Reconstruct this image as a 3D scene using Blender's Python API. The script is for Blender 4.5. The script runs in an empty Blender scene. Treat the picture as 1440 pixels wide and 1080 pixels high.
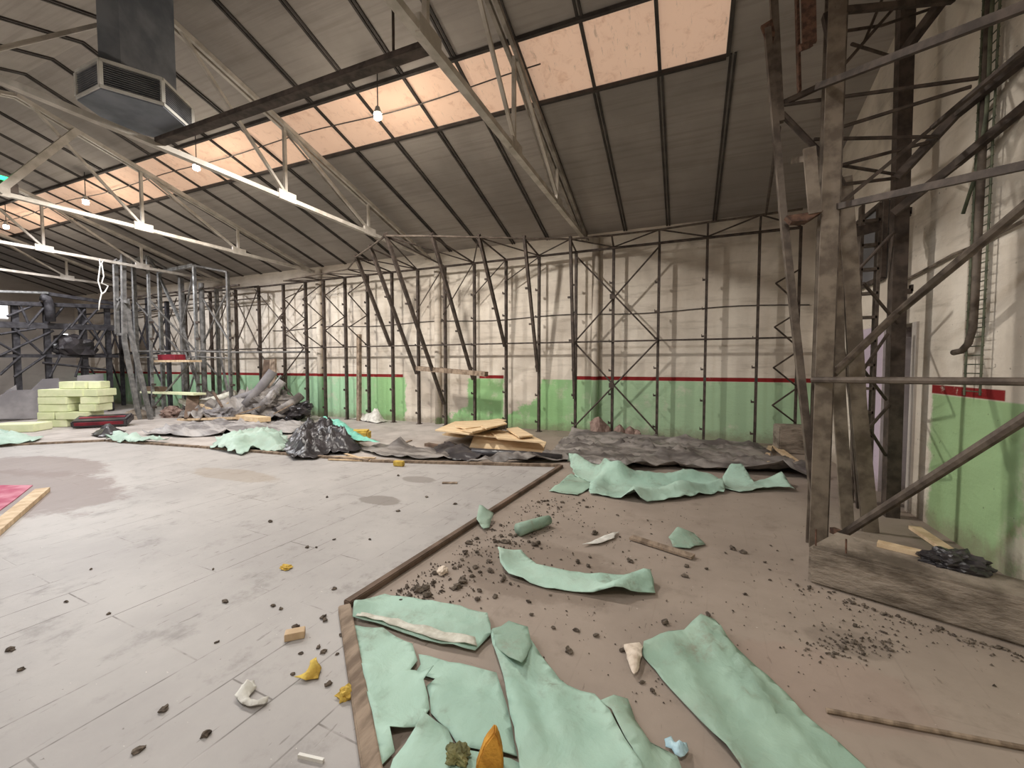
import bpy, bmesh, math, random
from mathutils import Vector, Matrix, noise
from mathutils.geometry import delaunay_2d_cdt

# ------------------------------------------------------------------ camera, world, light, exposure
S = bpy.context.scene
COL = S.collection
FPX, YAW, PITCH, EYE = 590.0, math.radians(22.5), math.radians(-2.6), 1.6
cam = bpy.data.cameras.new('camera'); cam.sensor_width = 36.0; cam.lens = 36.0 * FPX / 1440.0
cam.clip_start = 0.05; cam.clip_end = 200
camo = bpy.data.objects.new('camera', cam); COL.objects.link(camo)
camo.location = (0, 0, EYE); camo.rotation_euler = (math.radians(90) + PITCH, 0, YAW)
S.camera = camo

W = bpy.data.worlds.new('world'); S.world = W; W.use_nodes = True
W.node_tree.nodes['Background'].inputs[0].default_value = (0.55, 0.6, 0.7, 1)
W.node_tree.nodes['Background'].inputs[1].default_value = 0.15

S.view_settings.view_transform = 'Standard'; S.view_settings.look = 'None'
S.view_settings.gamma = 1.0; S.view_settings.use_curve_mapping = False
S.view_settings.exposure = 0.6
LAMP_W = 420.0            # each of the flood lamps under the skylight
LAMP_COL = (1.0, 0.955, 0.89)
SKY_E = 0.27              # emission added to the skylight sheet in place of real light on it

def flood(x, y, z, watts, radius=0.1, colour=LAMP_COL, cone=168):
    l = bpy.data.lights.new('flood_or_fill_light', 'SPOT'); l.energy = watts; l.color = colour
    l.shadow_soft_size = radius; l.spot_size = math.radians(cone); l.spot_blend = 0.25
    o = bpy.data.objects.new('flood_or_fill_light', l); COL.objects.link(o); o.location = (x, y, z)
    return o
LAMPS = [(-4.33, 5.2, 5.3), (-8.6, 5.2, 5.3), (-12.75, 5.3, 5.3), (-17.0, 5.4, 5.3)]
for p in LAMPS: flood(p[0], p[1], p[2] - 0.1, LAMP_W, 0.1, LAMP_COL if p[0] > -10 else (0.95, 0.96, 1.0))
# unseen fill lamps added for brightness, above and left of the camera
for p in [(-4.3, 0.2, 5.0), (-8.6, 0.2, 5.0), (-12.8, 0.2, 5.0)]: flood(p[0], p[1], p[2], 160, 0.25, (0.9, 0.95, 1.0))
flood(-0.2, -0.6, 4.9, 240, 0.35, (1.0, 0.96, 0.9))  # one more unseen fill, added over the camera to brighten the right side

# ------------------------------------------------------------------ geometry helpers
Fv = Vector((-math.sin(YAW) * math.cos(PITCH), math.cos(YAW) * math.cos(PITCH), math.sin(PITCH)))
Rv = Vector((math.cos(YAW), math.sin(YAW), 0)); Uv = Rv.cross(Fv); Cv = Vector((0, 0, EYE))
def _pl(x, y, ax, v):
    d = Fv + Rv * ((x - 720) / FPX) + Uv * ((540 - y) / FPX)
    return Cv + d * ((v - Cv[ax]) / d[ax])
def FP(x, y, z=0.0): return _pl(x, y, 2, z)      # a spot on the floor (or on level z)
def YP(x, y, Y): return _pl(x, y, 1, Y)          # a spot on the plane parallel to the back wall
def XP(x, y, X): return _pl(x, y, 0, X)          # a spot on the plane parallel to the side wall

class MB:
    def __init__(s): s.v = []; s.f = []; s.smooth = False
    def add(s, vs, fs):
        b = len(s.v); s.v += [tuple(v) for v in vs]; s.f += [tuple(i + b for i in f) for f in fs]; return s
    def hexa(s, c):   # 8 corners: bottom 4, top 4
        return s.add(c, [(3, 2, 1, 0), (4, 5, 6, 7), (0, 1, 5, 4), (1, 2, 6, 5), (2, 3, 7, 6), (3, 0, 4, 7)])
    def box(s, c, d, rot=None):
        x, y, z = d[0] / 2, d[1] / 2, d[2] / 2
        cs = [Vector(p) for p in [(-x, -y, -z), (x, -y, -z), (x, y, -z), (-x, y, -z), (-x, -y, z), (x, -y, z), (x, y, z), (-x, y, z)]]
        if rot is not None: cs = [rot @ p for p in cs]
        return s.hexa([Vector(c) + p for p in cs])
    def frame(s, p, q, up=None):
        p, q = Vector(p), Vector(q); d = (q - p).normalized()
        u = Vector(up) if up is not None else (Vector((0, 0, 1)) if abs(d.z) < 0.9 else Vector((0, 1, 0)))
        a = d.cross(u).normalized(); b = a.cross(d).normalized()
        return p, q, a, b
    def bar(s, p, q, w, h, up=None):
        p, q, a, b = s.frame(p, q, up)
        c = [p - a * w / 2 - b * h / 2, p + a * w / 2 - b * h / 2, p + a * w / 2 + b * h / 2, p - a * w / 2 + b * h / 2]
        return s.hexa(c + [v + (q - p) for v in c])
    def ibar(s, p, q, w, h, t=0.012, up=None):   # I section: flanges w wide, h deep
        p, q, a, b = s.frame(p, q, up)
        for off in (-1, 1):
            o = b * off * (h - t) / 2; s.bar(p + o, q + o, w, t, b)
        return s.bar(p, q, t, h - 2 * t, b)
    def angle(s, p, q, w, h, t=0.012, up=None):
        p, q, a, b = s.frame(p, q, up)
        s.bar(p - b * (h - t) / 2, q - b * (h - t) / 2, w, t, b)
        return s.bar(p + b * t / 2 - a * (w - t) / 2, q + b * t / 2 - a * (w - t) / 2, t, h - t, b)
    def tube(s, pts, r, n=10):
        pts = [Vector(p) for p in pts]; rings = []
        rr = r if isinstance(r, (list, tuple)) else [r] * len(pts)
        ref = None
        for i, p in enumerate(pts):
            d = (pts[min(i + 1, len(pts) - 1)] - pts[max(i - 1, 0)]).normalized()
            if ref is None: ref = Vector((0, 0, 1)) if abs(d.z) < 0.9 else Vector((1, 0, 0))
            a = d.cross(ref).normalized(); b = a.cross(d).normalized(); ref = b
            rings.append([p + (a * math.cos(2 * math.pi * k / n) + b * math.sin(2 * math.pi * k / n)) * rr[i] for k in range(n)])
        vs = [v for g in rings for v in g]; fs = []
        for i in range(len(pts) - 1):
            for k in range(n):
                fs.append((i * n + k, i * n + (k + 1) % n, (i + 1) * n + (k + 1) % n, (i + 1) * n + k))
        fs.append(tuple(range(n - 1, -1, -1))); fs.append(tuple((len(pts) - 1) * n + k for k in range(n)))
        return s.add(vs, fs)
    def prism(s, poly, d):    # polygon extruded along vector d
        n = len(poly); poly = [Vector(p) for p in poly]; d = Vector(d)
        return s.add(poly + [p + d for p in poly],
                     [tuple(range(n - 1, -1, -1)), tuple(range(n, 2 * n))] + [(i, (i + 1) % n, n + (i + 1) % n, n + i) for i in range(n)])
    def mesh(s, name, m, bevel=0):
        me = bpy.data.meshes.new(name); me.from_pydata(s.v, [], s.f)
        bm = bmesh.new(); bm.from_mesh(me); bmesh.ops.recalc_face_normals(bm, faces=bm.faces)
        if bevel: bmesh.ops.bevel(bm, geom=bm.edges[:], offset=bevel, segments=2, affect='EDGES', clamp_overlap=True)
        if s.smooth:
            for f in bm.faces: f.smooth = True
        bm.to_mesh(me); bm.free(); me.materials.append(m); me.update(); return me
    def build(s, name, m, parent=None, bevel=0):
        # keep vertices relative to the object's own origin at the base centre
        vs = [Vector(v) for v in s.v]
        lo = Vector((min(v.x for v in vs), min(v.y for v in vs), min(v.z for v in vs)))
        hi = Vector((max(v.x for v in vs), max(v.y for v in vs), max(v.z for v in vs)))
        org = Vector(((lo.x + hi.x) / 2, (lo.y + hi.y) / 2, lo.z))
        s.v = [tuple(v - org) for v in vs]
        o = bpy.data.objects.new(name, s.mesh(name, m, bevel)); COL.objects.link(o)
        if parent is not None:
            o.parent = parent; base = parent.location.copy()
            if parent.parent: base += parent.parent.location
            o.location = org - base
        else: o.location = org
        return o

def tag(o, label, cat, group=None, kind=None):
    o['label'] = label; o['category'] = cat
    if group: o['group'] = group
    if kind: o['kind'] = kind
    return o
def thing(name, loc, label, cat, group=None):
    o = bpy.data.objects.new(name, None); o.empty_display_size = 0.1; COL.objects.link(o); o.location = loc
    return tag(o, label, cat, group)
def struct(name, mb, m, bevel=0):
    o = mb.build(name, m, None, bevel); o['kind'] = 'structure'; return o
def rotz(a): return Matrix.Rotation(a, 3, 'Z')

# ------------------------------------------------------------------ materials
class NT:
    def __init__(s, name, rough=0.8, metal=0.0, spec=0.3):
        s.m = bpy.data.materials.new(name); s.m.use_nodes = True; s.t = s.m.node_tree; s.b = s.t.nodes['Principled BSDF']
        s.b.inputs['Roughness'].default_value = rough; s.b.inputs['Metallic'].default_value = metal
        s.b.inputs['Specular IOR Level'].default_value = spec
        s.pos = None
    def n(s, t, **kw):
        o = s.t.nodes.new(t)
        for k, v in kw.items(): setattr(o, k, v)
        return o
    def l(s, a, b): s.t.links.new(a, b)
    def P(s):
        if s.pos is None:
            g = s.n('ShaderNodeNewGeometry'); x = s.n('ShaderNodeSeparateXYZ'); s.l(g.outputs['Position'], x.inputs[0])
            s.pos = (g.outputs['Position'], x.outputs[0], x.outputs[1], x.outputs[2])
        return s.pos
    def obj(s): return s.n('ShaderNodeTexCoord').outputs['Object']
    def mapv(s, v, scale=(1, 1, 1), rot=(0, 0, 0)):
        m = s.n('ShaderNodeMapping'); s.l(v, m.inputs[0]); m.inputs['Scale'].default_value = scale; m.inputs['Rotation'].default_value = rot; return m.outputs[0]
    def noise(s, v, scale, detail=4, rough=0.55, dist=0.0):
        o = s.n('ShaderNodeTexNoise'); s.l(v, o.inputs['Vector']); o.inputs['Scale'].default_value = scale
        o.inputs['Detail'].default_value = detail; o.inputs['Roughness'].default_value = rough; o.inputs['Distortion'].default_value = dist
        return o.outputs['Fac']
    def math(s, op, a, b=None, c=None, clamp=False):
        o = s.n('ShaderNodeMath', operation=op, use_clamp=clamp)
        for i, v in enumerate((a, b, c)):
            if v is None: continue
            if isinstance(v, (int, float)): o.inputs[i].default_value = v
            else: s.l(v, o.inputs[i])
        return o.outputs[0]
    def step(s, v, a, b):   # smooth 0..1 between a and b
        o = s.n('ShaderNodeMapRange', interpolation_type='SMOOTHSTEP'); s.l(v, o.inputs[0])
        o.inputs[1].default_value = a; o.inputs[2].default_value = b
        if a > b:
            o.inputs[1].default_value = b; o.inputs[2].default_value = a; o.inputs[3].default_value = 1; o.inputs[4].default_value = 0
        return o.outputs[0]
    def band(s, v, a, b, w=0.02): return s.math('MULTIPLY', s.step(v, a - w, a + w), s.step(v, b + w, b - w))
    def mix(s, f, a, b):
        o = s.n('ShaderNodeMix', data_type='RGBA')
        if isinstance(f, (int, float)): o.inputs[0].default_value = f
        else: s.l(f, o.inputs[0])
        for i, v in ((6, a), (7, b)):
            if isinstance(v, tuple): o.inputs[i].default_value = (v + (1,))[:4]
            else: s.l(v, o.inputs[i])
        return o.outputs[2]
    def col(s, c):
        if isinstance(c, tuple): s.b.inputs['Base Color'].default_value = (c + (1,))[:4]
        else: s.l(c, s.b.inputs['Base Color'])
        return s
    def bump(s, h, strength=0.3, dist=0.02):
        o = s.n('ShaderNodeBump'); o.inputs['Strength'].default_value = strength; o.inputs['Distance'].default_value = dist
        s.l(h, o.inputs['Height']); s.l(o.outputs[0], s.b.inputs['Normal']); return s

def lin(r, g, b):
    f = lambda c: (c / 255 / 12.92) if c / 255 <= 0.04045 else ((c / 255 + 0.055) / 1.055) ** 2.4
    return (f(r), f(g), f(b))

def simple(name, c1, c2, scale=6, rough=0.8, metal=0.0, bump=0.2, dist=0.01, stretch=(1, 1, 1), lo=0.35, hi=0.65, spec=0.3, detail=5):
    t = NT(name, rough, metal, spec); v = t.mapv(t.P()[0], stretch)
    f = t.noise(v, scale, detail); t.col(t.mix(t.step(f, lo, hi), c1, c2))
    if bump: t.bump(t.noise(v, scale * 4, 4), bump, dist)
    return t.m

M = {}
M['steel'] = simple('rusty_dark_steel', lin(106, 95, 85), lin(76, 66, 59), 9, 0.66, 0.12, 0.25)
M['steel_dark'] = simple('dark_oiled_steel', lin(86, 75, 68), lin(60, 52, 47), 9, 0.66, 0.12, 0.25)
M['stage_steel'] = simple('dark_grey_stage_steel', lin(70, 68, 71), lin(48, 46, 49), 9, 0.65, 0.15, 0.2)
M['mast_grey'] = simple('pale_grey_mast_steel', lin(124, 121, 118), lin(90, 88, 86), 7, 0.65, 0.15, 0.2)
M['steel_grey'] = simple('dusty_grey_steel', lin(132, 120, 107), lin(98, 87, 77), 7, 0.7, 0.1, 0.25)
M['galv'] = simple('galvanised_steel', lin(160, 160, 158), lin(120, 120, 120), 10, 0.45, 0.6, 0.1)
M['rust'] = simple('flaking_rust', lin(112, 84, 70), lin(74, 56, 48), 22, 0.85, 0.1, 0.5)
M['truss'] = simple('white_truss_paint', lin(196, 188, 178), lin(168, 160, 149), 5, 0.5, 0.0, 0.05)
M['truss_dark'] = simple('grey_truss_paint', lin(150, 142, 132), lin(118, 110, 102), 5, 0.55, 0.0, 0.05)
M['duct'] = simple('dull_sheet_metal', lin(122, 126, 133), lin(92, 97, 106), 2.2, 0.5, 0.15, 0.06)
M['grille_frame'] = simple('pale_grille_paint', lin(208, 206, 200), lin(186, 184, 178), 4, 0.45)
M['grille_dark'] = simple('dark_grille_void', lin(40, 40, 42), lin(30, 30, 32), 4, 0.7)
M['louvre'] = simple('grey_louvre', lin(140, 142, 146), lin(110, 112, 116), 4, 0.5, 0.3)
M['black_plastic'] = simple('black_plastic_film', lin(66, 62, 64), lin(40, 37, 39), 3, 0.34, 0.0, 0.35, 0.02, spec=0.5)
M['grey_plastic'] = simple('dusty_dark_film', lin(150, 143, 137), lin(88, 82, 79), 2.4, 0.46, 0.0, 0.4, 0.03, stretch=(0.6, 2.2, 1), spec=0.4)
M['ply'] = simple('plywood_face', lin(230, 206, 170), lin(212, 182, 142), 2.0, 0.65, 0, 0.08, stretch=(1, 5, 5))
M['ply_edge'] = simple('plywood_edge', lin(150, 104, 66), lin(116, 78, 50), 9, 0.7)
M['wood'] = simple('pale_pine', lin(212, 188, 156), lin(186, 160, 128), 3.0, 0.7, 0, 0.1, stretch=(3, 3, 1))
M['wood_old'] = simple('weathered_timber', lin(156, 138, 120), lin(112, 96, 82), 4.0, 0.8, 0, 0.3, stretch=(4, 1, 2))
M['wood_brown'] = simple('brown_stained_timber', lin(118, 98, 84), lin(88, 72, 60), 4.0, 0.8, 0, 0.3)
M['foam_green'] = simple('pale_green_foam', lin(226, 228, 192), lin(212, 218, 176), 4.0, 0.9, 0, 0.25)
M['foam_yellow'] = simple('yellow_foam', lin(214, 186, 96), lin(186, 152, 70), 14, 0.95, 0, 0.6)
M['foam_orange'] = simple('orange_foam', lin(206, 150, 62), lin(168, 116, 44), 18, 0.95, 0, 0.7)
M['foam_moss'] = simple('grey_green_sponge', lin(134, 130, 88), lin(96, 96, 66), 20, 0.95, 0, 0.8)
M['paper'] = simple('dirty_white_paper', lin(222, 220, 212), lin(186, 182, 174), 9, 0.85, 0, 0.3)
M['paper_blue'] = simple('pale_blue_film', lin(186, 214, 222), lin(150, 182, 194), 12, 0.4, 0, 0.4)
M['red'] = simple('red_lacquer', lin(128, 36, 48), lin(98, 26, 38), 5, 0.6)
M['pink'] = simple('magenta_board', lin(166, 66, 96), lin(196, 132, 146), 3, 0.7)
M['rubble'] = simple('dark_crumbs', lin(112, 101, 90), lin(72, 63, 56), 30, 0.95, 0, 0.6)
M['plaster_bit'] = simple('pale_plaster_piece', lin(220, 206, 190), lin(190, 172, 154), 14, 0.9, 0, 0.5)
M['cable_white'] = simple('white_cable_sheath', lin(222, 220, 214), lin(204, 200, 192), 6, 0.5)
M['cable_dark'] = simple('dark_cable_sheath', lin(88, 82, 76), lin(66, 60, 56), 6, 0.6)
M['mesh_green'] = simple('green_painted_wire', lin(104, 108, 88), lin(76, 80, 66), 10, 0.6, 0.2)
M['brick'] = simple('broken_brick', lin(150, 128, 118), lin(118, 96, 88), 10, 0.9, 0, 0.5)
M['grey_panel'] = simple('grey_felt_panel', lin(146, 142, 142), lin(118, 114, 116), 1.6, 0.85, 0, 0.2)

def tarp_mat(name, c1, c2, dirt):
    t = NT(name, 0.62, 0, 0.25); p = t.P()[0]
    base = t.mix(t.step(t.noise(p, 1.6, 3), 0.35, 0.65), c1, c2)
    d = t.math('MULTIPLY', t.step(t.noise(p, 3.2, 6, 0.65, 0.4), 0.52, 0.74), t.step(t.noise(p, 26, 3), 0.3, 0.62))
    dust = t.math('MULTIPLY', t.step(t.noise(p, 0.95, 6, 0.7), 0.45, 0.68), 0.4)
    base = t.mix(dust, base, lin(158, 162, 148))
    t.col(t.mix(t.math('MULTIPLY', d, 0.75), base, dirt)).bump(t.math('ADD', t.noise(p, 16, 5), t.math('MULTIPLY', t.noise(p, 5, 4, 0.6, 1.2), 1.5)), 0.35, 0.015); return t.m
M['tarp'] = tarp_mat('mint_green_underlay', lin(174, 203, 187), lin(154, 184, 168), lin(122, 122, 106))
M['tarp_dusty'] = tarp_mat('dusty_green_underlay', lin(158, 184, 166), lin(136, 162, 145), lin(128, 116, 100))
M['tarp_pale'] = tarp_mat('pale_mint_underlay', lin(176, 196, 184), lin(156, 180, 166), lin(140, 140, 128))  # paler tone of the mint underlay, for the left-hand sheets
M['pale_film'] = simple('pale_plastic_film', lin(176, 171, 168), lin(116, 111, 110), 2.4, 0.5, 0.0, 0.4, 0.03, stretch=(0.6, 2.2, 1), spec=0.4)  # lighter tone of the dark film, used at the left
M['tarp_back'] = simple('white_fleece_backing', lin(216, 214, 202), lin(188, 184, 170), 12, 0.95, 0, 0.5)
M['teal_film'] = simple('turquoise_film', lin(136, 206, 186), lin(112, 182, 164), 3, 0.4, 0, 0.3)

def wall_mat(name, axis, paint):
    """white-washed block wall; paint(t, u, z, rag) returns list of (mask, colour)"""
    t = NT(name, 0.92, 0, 0.15); p, x, y, z = t.P(); u = x if axis == 'x' else y
    base = t.mix(t.step(t.noise(p, 0.8, 6, 0.6), 0.32, 0.7), lin(226, 216, 202), lin(196, 184, 170))
    streak = t.step(t.noise(t.mapv(p, (1, 1, 7)), 1.1, 6, 0.65), 0.5, 0.72)
    base = t.mix(t.math('MULTIPLY', streak, 0.45), base, lin(150, 138, 124))
    st = t.math('MULTIPLY', t.step(t.noise(p, 0.45, 5, 0.6, 0.5), 0.52, 0.68), t.step(z, 2.6, 4.0))
    base = t.mix(t.math('MULTIPLY', st, 0.55), base, lin(120, 110, 100))
    rag = t.math('SUBTRACT', t.noise(p, 5, 6, 0.7), 0.5)
    for mask, c in paint(t, u, z, rag): base = t.mix(mask, base, c)
    foot = t.math('MULTIPLY', t.step(t.math('ADD', z, t.math('MULTIPLY', rag, 0.5)), 0.28, 0.02), 0.6)
    base = t.mix(foot, base, lin(128, 116, 100))
    spots = t.step(t.noise(p, 17, 2), 0.735, 0.76)
    t.col(t.mix(t.math('MULTIPLY', spots, 0.5), base, lin(80, 72, 64)))
    h = t.math('ADD', t.noise(t.mapv(p, (1, 1, 3)), 4, 8, 0.6), t.math('MULTIPLY', t.noise(p, 30, 4), 0.3))
    t.bump(h, 0.35, 0.03); return t.m
def paint_back(t, u, z, rag):
    uj = t.math('ADD', u, t.math('MULTIPLY', rag, 0.35))
    zj = t.math('ADD', z, t.math('MULTIPLY', rag, 0.9))
    gapA = t.math('MULTIPLY', t.band(uj, -7.35, -5.35, 0.03), t.step(t.math('ADD', zj, t.math('MULTIPLY', t.math('ADD', u, 6.0), -0.45)), 0.12, 0.22))
    gapB = t.math('MULTIPLY', t.band(uj, -4.3, -3.3, 0.05), t.step(t.math('ADD', zj, t.math('MULTIPLY', t.math('ADD', u, 4.3), -0.55)), 0.18, 0.34))
    gap = t.math('MAXIMUM', gapA, gapB)
    paintm = t.math('SUBTRACT', 1.0, gap)
    green = t.math('MULTIPLY', t.step(z, 1.255, 1.235), paintm)
    worn = t.math('MULTIPLY', green, t.math('SUBTRACT', 1.0, t.math('MULTIPLY', t.step(t.noise(t.P()[0], 2.2, 7, 0.7), 0.55, 0.72), 0.5)))
    tone = t.mix(t.step(u, -3.0, -1.6), lin(150, 192, 136), lin(168, 196, 160))
    tone = t.mix(t.step(u, -8.0, -9.5), tone, lin(164, 202, 164))
    g1 = t.band(u, -7.42, -5.0, 0.02); g2 = t.band(u, -4.3, -2.42, 0.02)
    red = t.math('MULTIPLY', t.band(z, 1.25, 1.335, 0.006), t.math('SUBTRACT', 1.0, t.math('MAXIMUM', g1, g2)))
    red = t.math('MULTIPLY', red, t.math('SUBTRACT', 1.0, t.math('MULTIPLY', t.step(rag, 0.12, 0.2), 0.5)))
    return [(worn, tone), (red, lin(130, 40, 40))]
def paint_right(t, u, z, rag):
    uj = t.math('ADD', u, t.math('MULTIPLY', rag, 0.3))
    g = t.math('MULTIPLY', t.step(z, 1.325, 1.305), t.step(uj, 5.5, 5.4))
    worn = t.math('MULTIPLY', t.step(t.math('ADD', uj, t.math('MULTIPLY', z, 0.25)), 4.55, 4.25), t.step(t.noise(t.P()[0], 2.6, 6, 0.7), 0.42, 0.56))
    g = t.math('MULTIPLY', g, t.math('SUBTRACT', 1.0, t.math('MULTIPLY', worn, 0.8)))
    red = t.math('MULTIPLY', t.band(z, 1.32, 1.405, 0.006), t.band(u, 4.42, 5.46, 0.01))
    red = t.math('MULTIPLY', red, t.math('SUBTRACT', 1.0, t.math('MULTIPLY', t.step(rag, 0.08, 0.16), 0.7)))
    lil = t.math('MULTIPLY', t.band(u, 6.62, 7.6, 0.02), t.step(z, 2.1, 2.08))
    return [(g, lin(152, 180, 134)), (red, lin(130, 40, 40)), (lil, lin(190, 174, 188))]
M['wall_back'] = wall_mat('whitewashed_wall_green_dado', 'x', paint_back)
M['wall_right'] = wall_mat('whitewashed_side_wall', 'y', paint_right)
M['wall_plain'] = wall_mat('grey_end_wall', 'x', lambda t, u, z, r: [(0.45, lin(150, 146, 150))])
M['purple'] = simple('purple_plaster', lin(120, 100, 128), lin(104, 86, 112), 2, 0.9)

def roof_mat():
    t = NT('grey_roof_panels', 0.8, 0, 0.2); p = t.P()[0]
    c = t.mix(t.step(t.noise(p, 0.5, 5, 0.6), 0.3, 0.7), lin(164, 156, 149), lin(138, 131, 125))
    c = t.mix(t.math('MULTIPLY', t.step(t.noise(t.mapv(p, (0.35, 8, 8)), 1.5, 5), 0.45, 0.7), 0.3), c, lin(108, 100, 94))
    t.col(c).bump(t.noise(t.mapv(p, (0.4, 9, 9)), 2.0, 4), 0.25, 0.02); return t.m
M['roof'] = roof_mat()
M['rib'] = simple('dark_roof_rib', lin(70, 64, 60), lin(52, 47, 44), 4, 0.7)
def sky_mat():
    t = NT('translucent_skylight_sheet', 0.5, 0, 0.3); p = t.P()[0]
    n = t.math('MULTIPLY', t.step(t.noise(p, 6, 7, 0.7, 0.6), 0.5, 0.72), 0.5)
    c = t.mix(n, lin(226, 190, 164), lin(186, 138, 108))
    d = t.math('MULTIPLY', t.step(t.noise(t.mapv(p, (5, 1, 1)), 4, 6, 0.7), 0.58, 0.7), 0.45)
    c = t.mix(d, c, lin(126, 104, 90))
    t.col(c); t.l(c, t.b.inputs['Emission Color'])
    t.b.inputs['Emission Strength'].default_value = SKY_E; return t.m  # the mottled sheet colour is also given off as glow
M['skylight'] = sky_mat()
def floor_mat(name, c1, c2, cdark, crack, dusty):
    t = NT(name, 0.72 if dusty else 0.55, 0, 0.3); p = t.P()[0]
    base = t.mix(t.step(t.noise(p, 0.7, 6, 0.62), 0.3, 0.7), c1, c2)
    base = t.mix(t.math('MULTIPLY', t.step(t.noise(p, 3.0, 8, 0.7), 0.52, 0.72), 0.45), base, cdark)
    if dusty:      # the screed pales towards the far left bays
        f = t.step(t.math('ADD', t.P()[1], t.math('MULTIPLY', t.math('SUBTRACT', t.noise(p, 0.9, 5, 0.7), 0.5), 3.0)), -3.2, -6.0)
        base = t.mix(f, base, t.mix(t.step(t.noise(p, 1.4, 6, 0.65), 0.35, 0.68), lin(186, 178, 172), lin(156, 148, 142)))
    br = t.n('ShaderNodeTexBrick'); t.l(t.mapv(p, (1, 1, 1), (0, 0, math.radians(90 + 3))), br.inputs['Vector'])
    br.inputs['Scale'].default_value = 1.0; br.inputs['Brick Width'].default_value = 1.25; br.inputs['Row Height'].default_value = 0.31
    br.inputs['Mortar Size'].default_value = 0.006; br.inputs['Mortar Smooth'].default_value = 0.6
    lines = t.math('MULTIPLY', br.outputs['Fac'], t.step(t.noise(p, 1.3, 5, 0.7), 0.44, 0.6))
    base = t.mix(t.math('MULTIPLY', lines, crack), base, cdark)
    dash = t.step(t.noise(t.mapv(p, (9, 1.6, 1), (0, 0, math.radians(-8))), 3.0, 3, 0.6), 0.66, 0.71)
    base = t.mix(t.math('MULTIPLY', dash, 0.55), base, cdark)
    specks = t.step(t.noise(p, 38, 2), 0.74, 0.77)
    base = t.mix(t.math('MULTIPLY', specks, 0.6), base, lin(84, 76, 68))
    white = t.step(t.noise(t.mapv(p, (1, 1.7, 1)), 31, 2), 0.755, 0.77)
    base = t.mix(t.math('MULTIPLY', white, 0.6), base, lin(226, 220, 210))
    for (x, y, rx, ry, c, a) in STAINS if not dusty else STAINS_R:
        dx = t.math('DIVIDE', t.math('SUBTRACT', t.P()[1], x), rx); dy = t.math('DIVIDE', t.math('SUBTRACT', t.P()[2], y), ry)
        r = t.math('ADD', t.math('SQRT', t.math('ADD', t.math('POWER', dx, 2.0), t.math('POWER', dy, 2.0))), t.math('MULTIPLY', t.math('SUBTRACT', t.noise(p, 2.5, 6, 0.7), 0.5), 0.9))
        base = t.mix(t.math('MULTIPLY', t.step(r, 1.05, 0.85), a), base, c)
    t.col(base).bump(t.math('ADD', t.noise(p, 8, 8, 0.65), t.math('MULTIPLY', br.outputs['Fac'], -0.6 * crack)), 0.18, 0.02); return t.m
def st(px, py, rx, ry, c, a):
    q = FP(px, py); return (q.x, q.y, rx, ry, c, a)
STAINS = [(-7.9, 2.5, 1.9, 0.75, lin(122, 106, 100), 0.75), (-9.4, 3.25, 1.5, 0.5, lin(122, 106, 100), 0.7), st(535, 704, 0.28, 0.16, lin(120, 112, 106), 0.7), st(588, 675, 0.26, 0.15, lin(120, 112, 106), 0.6),
          st(330, 668, 0.9, 0.25, lin(150, 136, 120), 0.5)]
STAINS_R = [st(760, 800, 0.7, 0.5, lin(112, 98, 86), 0.5), st(1200, 905, 0.22, 0.14, lin(92, 82, 73), 0.3), st(1150, 960, 0.5, 0.3, lin(150, 110, 100), 0.12)]
M['floor_pale'] = floor_mat('pale_screed_floor', lin(176, 171, 167), lin(158, 153, 150), lin(100, 94, 89), 0.85, False)
M['floor_brown'] = floor_mat('dusty_brown_floor', lin(160, 146, 134), lin(140, 127, 116), lin(108, 96, 86), 0.12, True)
M['concrete'] = simple('dirty_concrete', lin(146, 134, 121), lin(92, 82, 72), 3.0, 0.95, 0, 0.7, 0.03, stretch=(1, 1, 2.5), lo=0.38, hi=0.66, detail=9)

def bulb_mat():
    t = NT('lit_bulb'); t.b.inputs['Emission Color'].default_value = (1, 0.9, 0.75, 1); t.b.inputs['Emission Strength'].default_value = 260; return t.m
M['bulb'] = bulb_mat()
def green_mat():
    t = NT('lit_green_lens'); t.col((0.05, 0.6, 0.2)); t.b.inputs['Emission Color'].default_value = (0.05, 1, 0.35, 1); t.b.inputs['Emission Strength'].default_value = 1.6; return t.m
M['green_lit'] = green_mat()
def bright_mat():
    t = NT('daylight_pane'); t.b.inputs['Emission Color'].default_value = (0.95, 0.97, 1, 1); t.b.inputs['Emission Strength'].default_value = 1.3; return t.m
M['daylight'] = bright_mat()

# ------------------------------------------------------------------ setting
XL, XR, YB, YF = -25.0, 2.27, 9.83, -2.6
RIDGE_Y, SLOPE, ZW = 3.6, 0.30, 4.63
def rz(y): return ZW + SLOPE * (YB - y) if y >= RIDGE_Y else ZW + SLOPE * (YB - RIDGE_Y) - SLOPE * (RIDGE_Y - y)

# floor: brown screed everywhere, pale area to the left of the batten line as a thin topping
strip_pts = [FP(538, 1180), FP(520, 1075), FP(484, 857), FP(790, 657), FP(520, 650), FP(280, 630), FP(150, 621), FP(0, 628)]
mb = MB(); mb.box(((XL + XR) / 2, (YB + YF) / 2, -0.1), (XR - XL + 0.6, YB - YF + 0.6, 0.2)); struct('floor', mb, M['floor_brown'])
far = Vector((XL, strip_pts[-1].y - 0.3, 0)); near = Vector((XL, YF, 0)); nr = Vector((strip_pts[0].x + 0.25, YF, 0))
mb = MB(); mb.prism([Vector((p.x, p.y, 0)) for p in strip_pts] + [far, near, nr], (0, 0, 0.006)); o = struct('floor_topping', mb, M['floor_pale'])

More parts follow.
